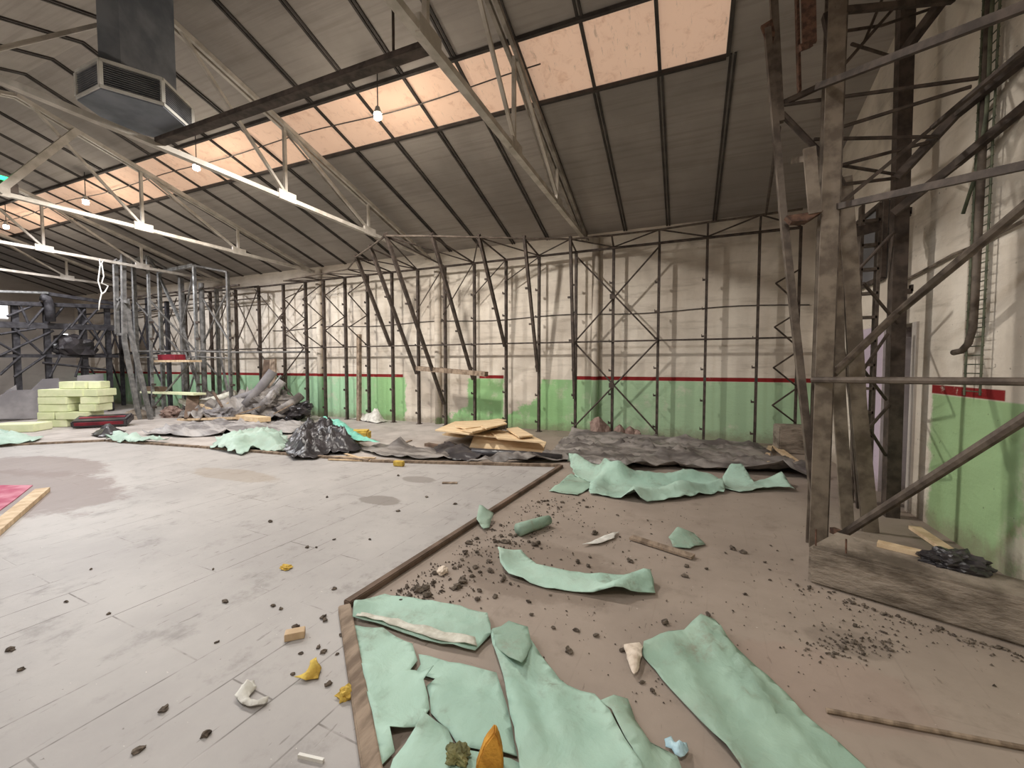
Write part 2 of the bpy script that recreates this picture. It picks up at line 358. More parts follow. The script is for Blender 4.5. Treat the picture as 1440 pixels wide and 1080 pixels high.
mb = MB(); mb.box(((XL + XR) / 2, YB + 0.15, 2.45), (XR - XL + 0.6, 0.3, 4.9)); struct('wall_back', mb, M['wall_back'])
mb = MB(); mb.prism([(XL, YF, 0), (XL, YB, 0), (XL, YB, rz(YB)), (XL, RIDGE_Y, rz(RIDGE_Y)), (XL, YF, rz(YF))], (-0.3, 0, 0)); struct('wall_left', mb, M['wall_plain'])
mb = MB(); mb.box(((XL + XR) / 2, YF - 0.15, 2.45), (XR - XL + 0.6, 0.3, 4.9)); struct('wall_front', mb, M['wall_plain'])
# right wall with the doorway (Y 5.86..6.6, up to 2.06)
D0, D1, DZ = 5.86, 6.62, 2.06
mb = MB(); T = (0.3, 0, 0)
mb.prism([(XR, YF, 0), (XR, D0, 0), (XR, D0, rz(D0)), (XR, RIDGE_Y, rz(RIDGE_Y)), (XR, YF, rz(YF))], T)
mb.prism([(XR, D0, DZ), (XR, D1, DZ), (XR, D1, rz(D1)), (XR, D0, rz(D0))], T)
mb.prism([(XR, D1, 0), (XR, YB, 0), (XR, YB, rz(YB)), (XR, D1, rz(D1))], T)
struct('wall_right', mb, M['wall_right'])
# small purple room behind the doorway
mb = MB(); mb.box((XR + 2.3, (D0 + D1) / 2 + 0.3, 1.3), (0.1, 3.4, 2.6)); mb.box((XR + 1.3, 8.3, 1.3), (2.1, 0.1, 2.6)); mb.box((XR + 1.3, 4.9, 1.3), (2.1, 0.1, 2.6)); mb.box((XR + 1.3, 6.6, 2.65), (2.1, 3.5, 0.1))
struct('wall_doorway', mb, M['purple'])
mb = MB(); mb.box((XR + 1.3, 6.6, -0.1), (2.1, 3.5, 0.2)); struct('floor_doorway', mb, M['floor_brown'])
mb = MB(); mb.box((XR - 0.006, D0 - 0.05, DZ / 2), (0.03, 0.1, DZ)); mb.box((XR + 0.15, D0 + 0.012, DZ / 2), (0.3, 0.024, DZ)); struct('trim_1', mb, M['wall_plain'])

# roof with the glazed gap
SK0, SK1, SKX = 5.40, 6.34, 0.42
TH = 0.12
def slab(mb, x0, x1, y0, y1):
    mb.hexa([(x0, y0, rz(y0)), (x1, y0, rz(y0)), (x1, y1, rz(y1)), (x0, y1, rz(y1)), (x0, y0, rz(y0) + TH), (x1, y0, rz(y0) + TH), (x1, y1, rz(y1) + TH), (x0, y1, rz(y1) + TH)])
mb = MB(); A, B = XL - 0.3, XR + 0.35
slab(mb, A, B, SK1, YB + 0.3); slab(mb, A, B, RIDGE_Y, SK0); slab(mb, SKX, B, SK0, SK1)
y0 = YF - 0.3
mb.hexa([(A, y0, rz(y0)), (B, y0, rz(y0)), (B, RIDGE_Y, rz(RIDGE_Y)), (A, RIDGE_Y, rz(RIDGE_Y)), (A, y0, rz(y0) + TH), (B, y0, rz(y0) + TH), (B, RIDGE_Y, rz(RIDGE_Y) + TH), (A, RIDGE_Y, rz(RIDGE_Y) + TH)])
roof = struct('ceiling', mb, M['roof'])
# ribs between the roof panels (part of the ceiling)
mb = MB(); x = 0.50
while x > XL:
    for dx in (-0.028, 0.028):
        for (a, b) in ((SK1, YB), (RIDGE_Y, SK0), (YF, RIDGE_Y)):
            mb.bar((x + dx, a, rz(a) - 0.012), (x + dx, b, rz(b) - 0.012), 0.03, 0.024)
    x -= 0.905
mb.build('panel_rib', M['rib'], roof)
mb = MB(); mb.bar((XL, SK0 - 0.02, rz(SK0) - 0.025), (SKX, SK0 - 0.02, rz(SK0) - 0.025), 0.05, 0.05); mb.bar((XL, SK1 + 0.02, rz(SK1) - 0.025), (SKX, SK1 + 0.02, rz(SK1) - 0.025), 0.05, 0.05)
mb.bar((SKX + 0.02, SK0, rz(SK0) - 0.02), (SKX + 0.02, SK1, rz(SK1) - 0.02), 0.05, 0.05)
x = 0.5 - 0.905
while x > XL: mb.bar((x, SK0, rz(SK0) - 0.012), (x, SK1, rz(SK1) - 0.012), 0.045 if abs(x + 2.2) > 0.3 else 0.09, 0.03); x -= 0.905
MB_FR = mb
mb = MB(); x = SKX; mb.hexa([(XL, SK0, rz(SK0) + 0.01), (SKX, SK0, rz(SK0) + 0.01), (SKX, SK1, rz(SK1) + 0.01), (XL, SK1, rz(SK1) + 0.01), (XL, SK0, rz(SK0) + 0.03), (SKX, SK0, rz(SK0) + 0.03), (SKX, SK1, rz(SK1) + 0.03), (XL, SK1, rz(SK1) + 0.03)])
win = struct('window_1', mb, M['skylight'])
MB_FR.build('window_frame', M['rib'], win)
# wall pillars under the trusses
for i, x in enumerate((-1.95, -6.2, -10.45, -14.75)):
    mb = MB(); mb.smooth = True; mb.tube([(x, YB - 0.1, 0), (x, YB - 0.1, 4.52)], 0.085, 16); struct('trim_%d' % (i + 2), mb, M['wall_back'])
# grey blind opening high on the right wall
mb = MB(); mb.box((XR - 0.01, 7.35, 3.15), (0.04, 1.5, 0.95)); w2 = struct('window_2', mb, simple('grey_blind_glass', lin(128, 128, 130), lin(104, 104, 108), 1.5, 0.35))
mb = MB()
for (a, b) in (((6.6, 2.68), (8.1, 2.68)), ((6.6, 3.62), (8.1, 3.62)), ((6.6, 2.68), (6.6, 3.62)), ((8.1, 2.68), (8.1, 3.62)), ((7.5, 2.68), (7.5, 3.62))):
    mb.bar((XR - 0.04, a[0], a[1]), (XR - 0.04, b[0], b[1]), 0.05, 0.05)
mb.build('window_frame', M['steel_dark'], w2)
# bright panes on the far end wall
mb = MB(); a = XP(-8, 436, XL + 0.02); mb.box((XL + 0.02, a.y, a.z), (0.04, 0.7, 0.6)); struct('window_3', mb, M['daylight'])
mb = MB(); a = XP(92, 475, XL + 0.02); mb.box((XL + 0.02, a.y, a.z), (0.04, 0.16, 0.34)); struct('window_4', mb, M['daylight'])

# ------------------------------------------------------------------ roof trusses
CH = 4.5
def tz(y): return CH + 0.02 + 0.285 * (9.6 - y)
TRUSS_LABELS = {-2.2: 'nearest white steel roof truss crossing the bright skylight at centre top', -6.5: 'white roof truss running just in front of the big air duct',
                -10.75: 'white roof truss behind the duct, with a thick slanting brace', -15.0: 'white roof truss over the tall grey scaffold tower at left',
                -19.3: 'farthest white roof truss, above the dark stage scaffolding'}
NODES = [9.55, 7.45, 5.38, 3.3]
for X, lab in TRUSS_LABELS.items():
    t = thing('roof_truss', (X, RIDGE_Y, CH), lab, 'roof truss', 'white roof trusses')
    mb = MB(); mb.angle((X, YB, CH), (X, YF, CH), 0.09, 0.07); mb.build('bottom_chord', M['truss'], t)
    ry = RIDGE_Y
    for sgn in (1, -1):
        f = lambda y: ry + sgn * (y - ry)
        mb = MB()
        for dx in (-0.05, 0.05): mb.angle((X + dx, f(9.75), tz(9.75)), (X + dx, f(ry), tz(ry)), 0.05, 0.07)
        mb.build('top_chord', M['truss'] if X < -3 else M['truss_dark'], t)
        for i, y in enumerate(NODES):
            if y < ry and (sgn < 0 or X == -6.5): continue
            if i == 0: continue
            zt = tz(y) if y >= ry else tz(ry) - 0.06
            mb = MB(); mb.bar((X, f(y), CH), (X, f(y), zt), 0.05, 0.05); mb.build('vertical', M['truss'], t)
            mb = MB(); mb.box((X + 0.03, f(y), CH + 0.03), (0.05, 0.34, 0.16)); mb.build('gusset_plate', M['truss'], t)
        for (ya, yb) in ((7.45, 5.38), (5.38, 3.75)):
            mb = MB(); mb.angle((X + 0.03, f(ya), CH + 0.04), (X + 0.03, f(yb), tz(yb)), 0.045, 0.045); mb.build('diagonal', M['truss'], t)
        for (ya, yb) in ((9.4, 7.45), (7.45, 5.38)):
            mb = MB(); mb.bar((X - 0.03, f(ya), CH + 0.04), (X - 0.03, f(yb), tz(yb) - 0.05), 0.022, 0.022); mb.build('diagonal', M['truss_dark'], t)
    if X == -10.75:
        mb = MB(); mb.bar((X + 0.05, 3.32, CH), (X + 0.05, 4.35, tz(4.35) - 0.02), 0.11, 0.11); mb.build('slanting_brace', M['truss'], t)

# ------------------------------------------------------------------ flood lamps
LL = ['nearest bright flood lamp in front of the skylight, at centre', 'second bright lamp, beside the duct end of the skylight', 'third lit lamp along the skylight, above the hanging white cables', 'farthest lit lamp at the far left end of the skylight']
for p, lab in zip(LAMPS, LL):
    t = thing('flood_lamp', p, lab, 'lamp', 'lit lamps under the skylight'); x, y, z = p
    mb = MB(); mb.smooth = True; mb.tube([(x, y, z - 0.03), (x, y, z - 0.01), (x, y, z + 0.04), (x, y, z + 0.06)], [0.03, 0.055, 0.055, 0.02], 16); mb.build('bulb', M['bulb'], t)
    mb = MB(); mb.smooth = True; mb.tube([(x, y, z + 0.06), (x, y, z + 0.09), (x, y, z + 0.12), (x, y, z + 0.16)], [0.06, 0.055, 0.04, 0.03], 16); mb.build('lamp_holder', M['grille_frame'], t)
    mb = MB(); mb.tube([(x, y, z + 0.15), (x, y, rz(y) - 0.0)], 0.008, 6); mb.build('suspension_rod', M['rib'], t)

# ------------------------------------------------------------------ air duct with grilles
Z1 = 4.97; Z0 = 4.66
P0, P1, P2, P3 = FP(107, 100, Z1), FP(140, 82, Z1), FP(228, 110, Z1), FP(270, 151, Z1)
cc = (P0 + P3) / 2; HEX = [P0, P1, P2, P3, cc * 2 - P1, cc * 2 - P2]
t = thing('air_duct', (cc.x, cc.y, Z0), 'big dark sheet metal air duct with flared grille outlet hanging from roof', 'air duct')
def hz(p, z, k=1.0): return Vector((cc.x + (p.x - cc.x) * k, cc.y + (p.y - cc.y) * k, z))
A4 = FP(170, 92, Z1 + 0.05); B4 = FP(138, 78, Z1 + 0.05); C4 = FP(249, 152, Z1 + 0.05); D4 = B4 + C4 - A4
mb = MB(); mb.prism([A4, B4, D4, C4], (0, 0, rz(2.6) + 0.2 - Z1)); mb.build('duct_shaft', M['duct'], t)
mb = MB(); mb.prism([hz(p, Z0 - 0.02) for p in HEX], (0, 0, 0.03)); mb.prism([hz(p, Z1 - 0.01) for p in HEX], (0, 0, 0.02))
mb.hexa([A4, B4, D4, C4] + [p + Vector((0, 0, 0.06)) for p in (A4, B4, D4, C4)]); mb.build('outlet_box', M['duct'], t)
mb = MB(); mb.prism([hz(p, Z0, 0.93) for p in HEX], (0, 0, Z1 - Z0)); mb.build('outlet_core', M['grille_dark'], t)
for i in range(6):
    a, b = HEX[i], HEX[(i + 1) % 6]; mb = MB()
    for za in (Z0 + 0.012, Z1 - 0.012): mb.bar(hz(a, za), hz(b, za), 0.03, 0.035)
    mb.bar(hz(a, Z0 + 0.03), hz(a, Z1 - 0.03), 0.036, 0.036)
    g = mb.build('grille', M['grille_frame'], t); mb = MB()
    for k in range(10):
        z = Z0 + 0.045 + k * (Z1 - Z0 - 0.07) / 10; mb.bar(hz(a, z, 0.985), hz(b, z, 0.985), 0.025, 0.007)
    mb.build('louvre', M['louvre'], g)

# dark cable tray between the first two trusses
mb = MB(); mb.bar((-2.28, 3.42, CH + 0.02), (-6.45, 3.46, CH + 0.02), 0.12, 0.02); mb.bar((-2.28, 3.36, CH + 0.04), (-6.45, 3.40, CH + 0.04), 0.01, 0.05); mb.bar((-2.28, 3.48, CH + 0.04), (-6.45, 3.52, CH + 0.04), 0.01, 0.05)
tag(mb.build('cable_tray', M['steel_dark']), 'dark flat cable tray lying on the trusses beside the air duct', 'cable tray')
mb = MB(); mb.tube([(-2.75, 3.55, 4.66), (-2.75, 3.55, rz(3.6) - 0.02)], 0.014, 8); tag(mb.build('hanger_rod', M['steel_dark']), 'thin dark hanger rod dropping from roof near top centre', 'rod')
# thin cable strung along the skylight
pts = []; x = -1.9
while x > -22: pts.append((x, 5.62 + 0.02 * math.sin(x), rz(5.62) - 0.20 - 0.06 * math.sin((x + 1.9) * math.pi / 4.25) ** 2)); x -= 0.5
mb = MB(); mb.tube(pts, 0.009, 6); tag(mb.build('cable', M['cable_dark']), 'thin dark cable strung along under the skylight', 'cable')
# green emergency light on the truss at the far left
a = XP(4, 262, -10.75); t = thing('emergency_light', (-10.75, a.y, CH + 0.03), 'small green lit emergency light on a truss at left edge', 'emergency light')
mb = MB(); mb.box((-10.75, a.y, CH + 0.13), (0.1, 0.34, 0.18)); mb.build('housing', M['steel_dark'], t, 0.01)
mb = MB(); mb.box((-10.69, a.y, CH + 0.25), (0.06, 0.26, 0.06)); mb.box((-10.74, a.y, CH + 0.25), (0.09, 0.26, 0.07)); mb.build('lens', M['green_lit'], t, 0.015)
# hanging white cables
for k, (pl_, lab) in enumerate([([(139, 352), (141, 372), (138, 395), (143, 412), (140, 425), (139, 436)], 'longest loose white cable hanging from the truss over foam blocks'),
                                ([(145, 350), (143, 370), (146, 388), (143, 398), (152, 402), (148, 410), (143, 414)], 'looped white cable hanging from the truss beside the longest one')]):
    pts = [XP(x, y, -14.9 - 0.05 * k) for x, y in pl_]; pts[0].z = CH
    mb = MB(); mb.smooth = True; mb.tube(pts, 0.016, 6); tag(mb.build('hanging_cable', M['cable_white']), lab, 'cable')

# ------------------------------------------------------------------ racking frame along the back wall
RX = [-12.79, -11.68, -10.74, -10.01, -9.18, -8.36, -7.51, -6.66, -5.82, -4.96, -4.09, -3.24, -2.35, -1.51, -0.56, 0.36, 1.28, 1.95]
TOPZ = {}
RY = 9.5
rack = thing('rack_frame', (-5.5, RY, 0), 'long dark steel rack frame of braced posts standing along the back wall', 'rack frame')
hook_me = None
def hook_mesh():
    mb = MB(); mb.box((-0.055, 0, 0), (0.05, 0.05, 0.035)); mb.box((-0.075, 0, 0.022), (0.012, 0.05, 0.04)); return mb.mesh('hook', M['steel_dark'])
HM = hook_mesh()
def topz(x): return 4.12 + 0.03 * (x + 12.8) / 6.3 if x < -6.5 else 4.15 + (x + 6.5) * 0.006
posts = []
random.seed(4)
nh = 0
for i, x in enumerate(RX):
    mb = MB(); zt = topz(x)
    mb.angle((x, RY, 0), (x, RY, zt), 0.052, 0.09, 0.012, (0, 1, 0)); mb.box((x, RY, 0.006), (0.12, 0.14, 0.012))
    p = mb.build('post', M['steel_dark'], rack)
    for k in range(6):
        z = 0.28 + k * 0.62 + random.uniform(-0.05, 0.05)
        if nh < 100:
            h = bpy.data.objects.new('hook', HM); COL.objects.link(h); h.parent = p
            h.location = Vector((x, RY - 0.03, z)) - (p.location + rack.location); nh += 1
mb = MB(); mb.bar((-12.9, RY - 0.08, 2.12), (1.95, RY - 0.08, 2.12), 0.035, 0.035); mb.build('rail', M['steel_dark'], rack)
mb = MB(); mb.tube([(-12.9, RY - 0.06, 4.1), (-6.5, RY - 0.06, 4.13), (1.95, RY - 0.06, 4.17)], 0.028, 8); mb.build('top_rail', M['steel_dark'], rack)
# slanted front members, upper front chord, zigzag between
TOP = {6: (8.13, 4.23), 7: (7.66, 4.25), 8: (7.17, 4.28), 9: (7.58, 4.29), 10: (8.03, 4.29), 11: (8.5, 4.30), 12: (8.96, 4.31), 13: (9.2, 4.36), 14: (9.36, 4.41), 15: (9.38, 4.45), 16: (9.38, 4.47), 17: (9.38, 4.49)}
SLZ = {6: 2.12, 7: 1.37, 8: 0.59, 9: 1.24, 10: 2.06, 11: 1.45, 12: 0.83}
for i, z in SLZ.items():
    y, zt = TOP[i]; mb = MB(); mb.bar((RX[i], y, zt + 0.06), (RX[i], RY - 0.09, z), 0.055, 0.09); p = mb.build('slanted_post', M['steel_dark'], rack)
    a, b = Vector((RX[i], y, zt)), Vector((RX[i], RY - 0.09, z))
    for f in (0.35, 0.62):
        mb = MB(); q = a.lerp(b, f); mb.box((q.x - 0.06, q.y, q.z), (0.06, 0.06, 0.04)); mb.build('hook', M['steel_dark'], p)
for i in range(6, 17):
    a = Vector((RX[i], TOP[i][0], TOP[i][1])); b = Vector((RX[i + 1], TOP[i + 1][0], TOP[i + 1][1]))
    mb = MB(); mb.tube([a, b], 0.022, 8); mb.build('front_chord', M['steel'], rack)
    c = Vector((RX[i], RY - 0.04, topz(RX[i]))); d = Vector((RX[i + 1], RY - 0.04, topz(RX[i + 1])))
    mb = MB(); mb.tube([a, c], 0.02, 8); mb.build('tie', M['steel_dark'], rack)
    mb = MB(); mb.tube([c, b] if i % 2 else [a, d], 0.016, 8); mb.build('tie', M['steel_dark'], rack)
def brace(parent, p, q, r=0.018, m='steel_dark', name='brace'):
    mb = MB(); mb.tube([p, q], r, 8); return mb.build(name, M[m], parent)
yb = RY - 0.1
for (i0, im, i1) in ((0, 1, 2), (12, 13, 14)):
    a, c, b = RX[i0], RX[im], RX[i1]
    for (z0, z1) in ((2.12, topz(a) - 0.1), (0.18, 2.12)):
        brace(rack, (a, yb, z0), (b, yb, z1)); brace(rack, (a, yb - 0.03, z1), (b, yb - 0.03, z0))
        mb = MB(); mb.box((c, yb - 0.015, (z0 + z1) / 2), (0.11, 0.05, 0.11)); mb.build('cross_plate', M['steel_dark'], rack)
for (pa, pb) in (((640, 300), (590, 385)), ((790, 365), (730, 410)), ((665, 378), (590, 452))):
    pass
for (i, j, z0, z1) in ((7, 8, 3.0, 4.1), (8, 9, 2.9, 4.1), (9, 10, 3.3, 4.1), (10, 11, 3.6, 4.1)):
    brace(rack, (RX[i], yb, z0), (RX[j], yb, z1), 0.014)
# zigzag lattice standing out from some posts
for i, zs in ((3, (4.0, 3.45, 3.0, 2.5, 2.1)), (4, (4.0, 3.5, 3.0, 2.55, 2.1)), (5, (4.0, 3.5, 3.0, 2.6, 2.15)), (2, (3.9, 3.5, 3.0, 2.5, 2.15))):
    for k in range(len(zs) - 1):
        a = (RX[i], RY - 0.04 if k % 2 == 0 else 8.75, zs[k]); b = (RX[i], 8.75 if k % 2 == 0 else RY - 0.04, zs[k + 1]); brace(rack, a, b, 0.016)
for zc in (3.1, 2.3, 1.55, 0.85):
    brace(rack, (1.95, RY - 0.04, zc + 0.3), (1.5, RY - 0.45, zc), 0.016); brace(rack, (1.5, RY - 0.45, zc), (1.95, RY - 0.04, zc - 0.35), 0.016)
# rails carried on towards the far left corner, with thin end posts
for (y, z, rr) in ((RY - 0.06, 4.12, 0.03), (8.8, 4.05, 0.03), (RY - 0.08, 2.12, 0.02), (RY - 0.06, 3.75, 0.02)):
    mb = MB(); mb.tube([(-12.7, y, z), (-20.4, y, z - 0.03)], rr, 8); mb.build('rail', M['steel_dark'], rack)
for x in (-13.9, -15.2, -16.6, -18.1):
    mb = MB(); mb.angle((x, RY, 0), (x, RY, 4.1), 0.055, 0.09, 0.012, (0, 1, 0)); mb.build('post', M['steel_dark'], rack)
    brace(rack, (x, RY - 0.05, 4.1), (x + 0.6, 8.8, 4.05), 0.018); brace(rack, (x, RY - 0.1, 2.12), (x + 1.2, RY - 0.1, 4.0), 0.018); brace(rack, (x, RY - 0.1, 4.0), (x + 1.2, RY - 0.1, 2.12), 0.018)
# loose front chord at left of the slanted part
for i in range(2, 6):
    a = Vector((RX[i], 8.75, 4.02 + 0.04 * (i - 2))); b = Vector((RX[i + 1], 8.75 if i < 5 else 8.13, 4.06 + 0.04 * (i - 2)))
    brace(rack, a, b, 0.02, 'steel', 'front_chord'); brace(rack, a, (RX[i], RY, topz(RX[i])), 0.018, 'steel_dark', 'tie'); brace(rack, a, (RX[i + 1], RY, topz(RX[i + 1])), 0.014, 'steel_dark', 'tie')
# timber plank hung on the slanted posts
a, b = YP(588, 518, 8.95), YP(684, 526, 8.95)
mb = MB(); mb.bar(a, b, 0.2, 0.11); tag(mb.build('plank', M['wood_old']), 'grey timber plank lodged level across the slanted rack posts', 'plank')
# cable on the wall
pts = [(x, YB - 0.015, 2.78 + 0.03 * math.sin(x * 1.7) + 0.015 * x * 0.2) for x in [2.2 - 0.4 * k for k in range(38)]]
mb = MB(); mb.tube(pts, 0.012, 6); tag(mb.build('stapled_cable', M['cable_dark']), 'thin cable stapled level along the upper back wall', 'cable')

# ------------------------------------------------------------------ near tower at the right
def vp(px, py, ytop):      # foot on the floor and a top straight above it
    a = FP(px, py); d = (a - Cv).dot(Fv); q = a - Cv
    z = EYE + (540 - ytop) / FPX * d / Uv.z - (q.x * Uv.x + q.y * Uv.y) / Uv.z
    return a, Vector((a.x, a.y, z))
tw = thing('scaffold_tower', (1.5, 4.4, 0), 'tall rusty steel scaffold tower with many beams at right foreground', 'scaffold tower')
KZ = 0.28
c0 = Vector((1.09, 4.40, 0)); c1 = Vector((1.12, 4.46, 5.8))
mb = MB(); mb.ibar(c0, c1, 0.125, 0.13, 0.02, (0, 1, 0)); mb.build('column', M['steel_grey'], tw)
mb = MB(); mb.bar(c0 + Vector((0.075, 0.02, 0)), c1 + Vector((0.075, 0.02, 0)), 0.024, 0.06); mb.build('column_strip', M['steel'], tw)
mb = MB(); mb.bar(YP(1150, 748, 4.42), YP(1100, 290, 4.52), 0.055, 0.08); mb.bar(YP(1100, 290, 4.52), YP(1079, 42, 4.55), 0.05, 0.08); mb.build('leaning_leg', M['steel'], tw)
mb = MB(); mb.bar(YP(1097, 172, 4.53), YP(1086, -40, 4.57), 0.06, 0.06); mb.build('leaning_leg', M['steel'], tw)
mb = MB(); mb.prism([YP(1070, 36, 4.52), YP(1086, 26, 4.52), YP(1090, 46, 4.52), YP(1084, 80, 4.52), YP(1076, 52, 4.52)], (0, 0.03, 0)); mb.build('bracket', M['rust'], tw)
def plates(px, py, lst, w, h, m, name):   # upright flat plate through pixel knots on the plane Y of its foot
    f = FP(px, py); mb = MB()
    pts = [f] + [YP(x, y, f.y + dy) for x, y, dy in lst]
    for a, b in zip(pts[:-1], pts[1:]): mb.bar(a, b, w, h, (0, 1, 0))
    return mb.build(name, M[m], tw)
plates(1192, 744, [(1180, 560, 0), (1174, 300, 0)], 0.105, 0.03, 'steel_grey', 'plate_leg')
plates(1224, 748, [(1206, 560, 0), (1198, 410, 0), (1186, 250, 0)], 0.125, 0.05, 'steel_grey', 'plate_leg')
plates(1252, 726, [(1262, 400, 0), (1276, -60, 0)], 0.12, 0.12, 'steel_dark', 'post')
plates(1207, 715, [(1196, 560, 0), (1176, 430, 0)], 0.035, 0.035, 'steel_dark', 'brace')
# rung ladder inside the tower
lad = thing('ladder', (1.95, 7.6, 0), 'narrow steel rung ladder standing behind the tower column', 'ladder')
la, lb = YP(1197, 695, 6.0), YP(1221, 695, 6.0); la.z = lb.z = 0
for q in (la, lb):
    mb = MB(); mb.bar(q, q + Vector((0, 0, 3.4)), 0.03, 0.1, (0, 1, 0)); mb.build('rail', M['steel'], lad)
for k in range(12):
    mb = MB(); z = 0.25 + k * 0.27; mb.bar(la + Vector((0, 0, z)), lb + Vector((0, 0, z)), 0.1, 0.03); mb.build('rung', M['steel'], lad)
def tb(p, q, r, m='steel_dark', name='beam'): return brace(tw, p, q, r, m, name)
def fbar(p, q, w, h, m='steel_dark', name='beam'):
    mb = MB(); mb.bar(p, q, w, h); return mb.build(name, M[m], tw)
Yc = 3.72
# lower diagonal, level rail and upper diagonal to the right
tb(YP(1172, 760, 4.45), XP(1470, 570, 1.95), 0.034, 'steel', 'diagonal_tube')
tb(YP(1142, 534, 4.36), XP(1470, 537, 1.95), 0.026, 'steel', 'rail')
tb(YP(1172, 526, 4.47), XP(1262, 440, 1.75), 0.033, 'steel', 'diagonal_tube'); tb(XP(1262, 440, 1.75), XP(1475, 262, 1.95), 0.033, 'steel', 'diagonal_tube')
# upper work: px pairs with depth planes
UP = [((1150, 122, 4.43), (1480, -6, 2.9), 0.06, 0.06), ((1172, 292, 4.42), (1480, 224, 3.2), 0.05, 0.06), ((1180, 288, 4.5), (1310, 180, 4.62), 0.035, 0.035), ((1310, 180, 4.62), (1470, 45, 3.6), 0.035, 0.035),
      ((1262, 250, 5.0), (1345, 160, 4.8), 0.07, 0.08), ((1345, 160, 4.8), (1480, 50, 4.2), 0.07, 0.08), ((1256, 300, 5.0), (1345, 230, 4.8), 0.06, 0.08), ((1345, 230, 4.8), (1480, 118, 4.2), 0.06, 0.08),
      ((1266, 80, 5.4), (1345, -25, 5.0), 0.08, 0.09)]
for a, b, w, h in UP: fbar(YP(*a), YP(*b), w * 0.8, h * 0.8)
THIN = [((1100, 148, 4.52), (1375, 110, 4.6), 0.016), ((1160, 186, 4.55), (1365, 122, 4.6), 0.016), ((1145, 196, 4.62), (1322, 192, 4.8), 0.016), ((1180, 233, 4.62), (1305, 200, 4.8), 0.015), ((1180, 232, 4.62), (1264, 246, 5.3), 0.015),
        ((1188, 259, 4.62), (1264, 250, 5.3), 0.016), ((1175, 236, 4.55), (1188, 259, 4.62), 0.014), ((1182, 97, 4.55), (1265, 2, 5.0), 0.014), ((1180, 45, 4.62), (1240, 36, 5.0), 0.014), ((1240, 36, 5.0), (1345, 0, 5.4), 0.014), ((1198, 62, 4.62), (1252, 79, 5.3), 0.014),
        ((1240, 0, 5.0), (1215, 60, 4.8), 0.012), ((1102, 145, 4.53), (1160, 118, 4.55), 0.03), ((1100, 160, 4.53), (1160, 222, 4.68), 0.026), ((1095, 180, 4.6), (1077, 302, 9.3), 0.02), ((1195, 392, 5.6), (1258, 325, 5.5), 0.016)]
for a, b, r in THIN: tb(YP(*a), YP(*b), r, 'steel_dark', 'brace')
mb = MB(); mb.bar(YP(1120, -20, 4.62), YP(1124, 130, 4.64), 0.02, 0.08)
mb.bar(YP(1136, -40, 4.3), YP(1138, 62, 4.3), 0.10, 0.03); mb.bar(YP(1140, 62, 4.28), YP(1124, 68, 4.2), 0.03, 0.05); mb.build('hooked_plate', M['rust'], tw)
mb = MB(); mb.bar(YP(1138, 208, 4.3), YP(1146, 300, 4.3), 0.09, 0.03); mb.bar(YP(1138, 222, 4.28), YP(1115, 226, 4.68), 0.03, 0.05); mb.build('hooked_plate', M['steel_grey'], tw)
mb = MB(); mb.prism([YP(1106, 303, 4.3), YP(1140, 298, 4.3), YP(1158, 296, 4.3), YP(1136, 310, 4.3), YP(1114, 311, 4.3)], (0, 0.12, 0)); mb.build('rusty_plate', M['rust'], tw)
mb = MB(); mb.bar(YP(1163, 20, 4.45), YP(1178, 95, 4.45), 0.07, 0.07); mb.build('stub_beam', M['steel_dark'], tw)
fbar(YP(1192, 330, 5.6), YP(1235, 318, 5.7), 0.06, 0.1, 'steel_dark', 'stub_beam')
fbar(YP(1172, 16, 4.4), YP(1340, 0, 4.9), 0.04, 0.05)
# zigzag lacing on the back post beside the doorway
pf = FP(1252, 726)
Z = [((1248, 470, -0.05), (1214, 520, -0.5)), ((1214, 520, -0.5), (1246, 562, -0.05)), ((1250, 570, -0.05), (1222, 602, -0.5)), ((1222, 602, -0.5), (1245, 640, -0.05)), ((1262, 455, -0.05), (1214, 398, -0.4))]
for a, b in Z: tb(YP(a[0], a[1], pf.y + a[2]), YP(b[0], b[1], pf.y + b[2]), 0.015, 'steel_dark', 'lacing')
for (x, y) in ((1268, 47), (1268, 410), (1266, 302)):
    mb = MB(); q = YP(x + 6, y, pf.y); mb.box(q, (0.09, 0.05, 0.05)); mb.box(q + Vector((0.04, 0, 0.03)), (0.02, 0.05, 0.07)); mb.build('hook', M['steel_dark'], tw)
mb = MB(); mb.bar(YP(1170, 745, 4.6), YP(1186, 752, 4.5), 0.05, 0.05); mb.build('foot_bracket', M['rust'], tw)
# kerb under the column
kb = [(0.85, 3.62), (XR, 3.03), (XR, 3.36), (1.12, 4.02)]
mb = MB(); mb.prism([Vector((x, y, 0)) for x, y in kb], (0, 0, KZ)); kerb = tag(mb.build('concrete_kerb', M['concrete'], None, 0.02), 'low dirty concrete kerb block at the foot of the rusty tower', 'kerb')
mb = MB()
for (x, y, h) in ((0.90, 3.63, 0.12), (1.06, 3.56, 0.10)): mb.tube([(x, y, KZ - 0.05), (x, y + 0.01, KZ + h)], 0.006, 6)
mb.build('rebar', M['rust'], kerb)

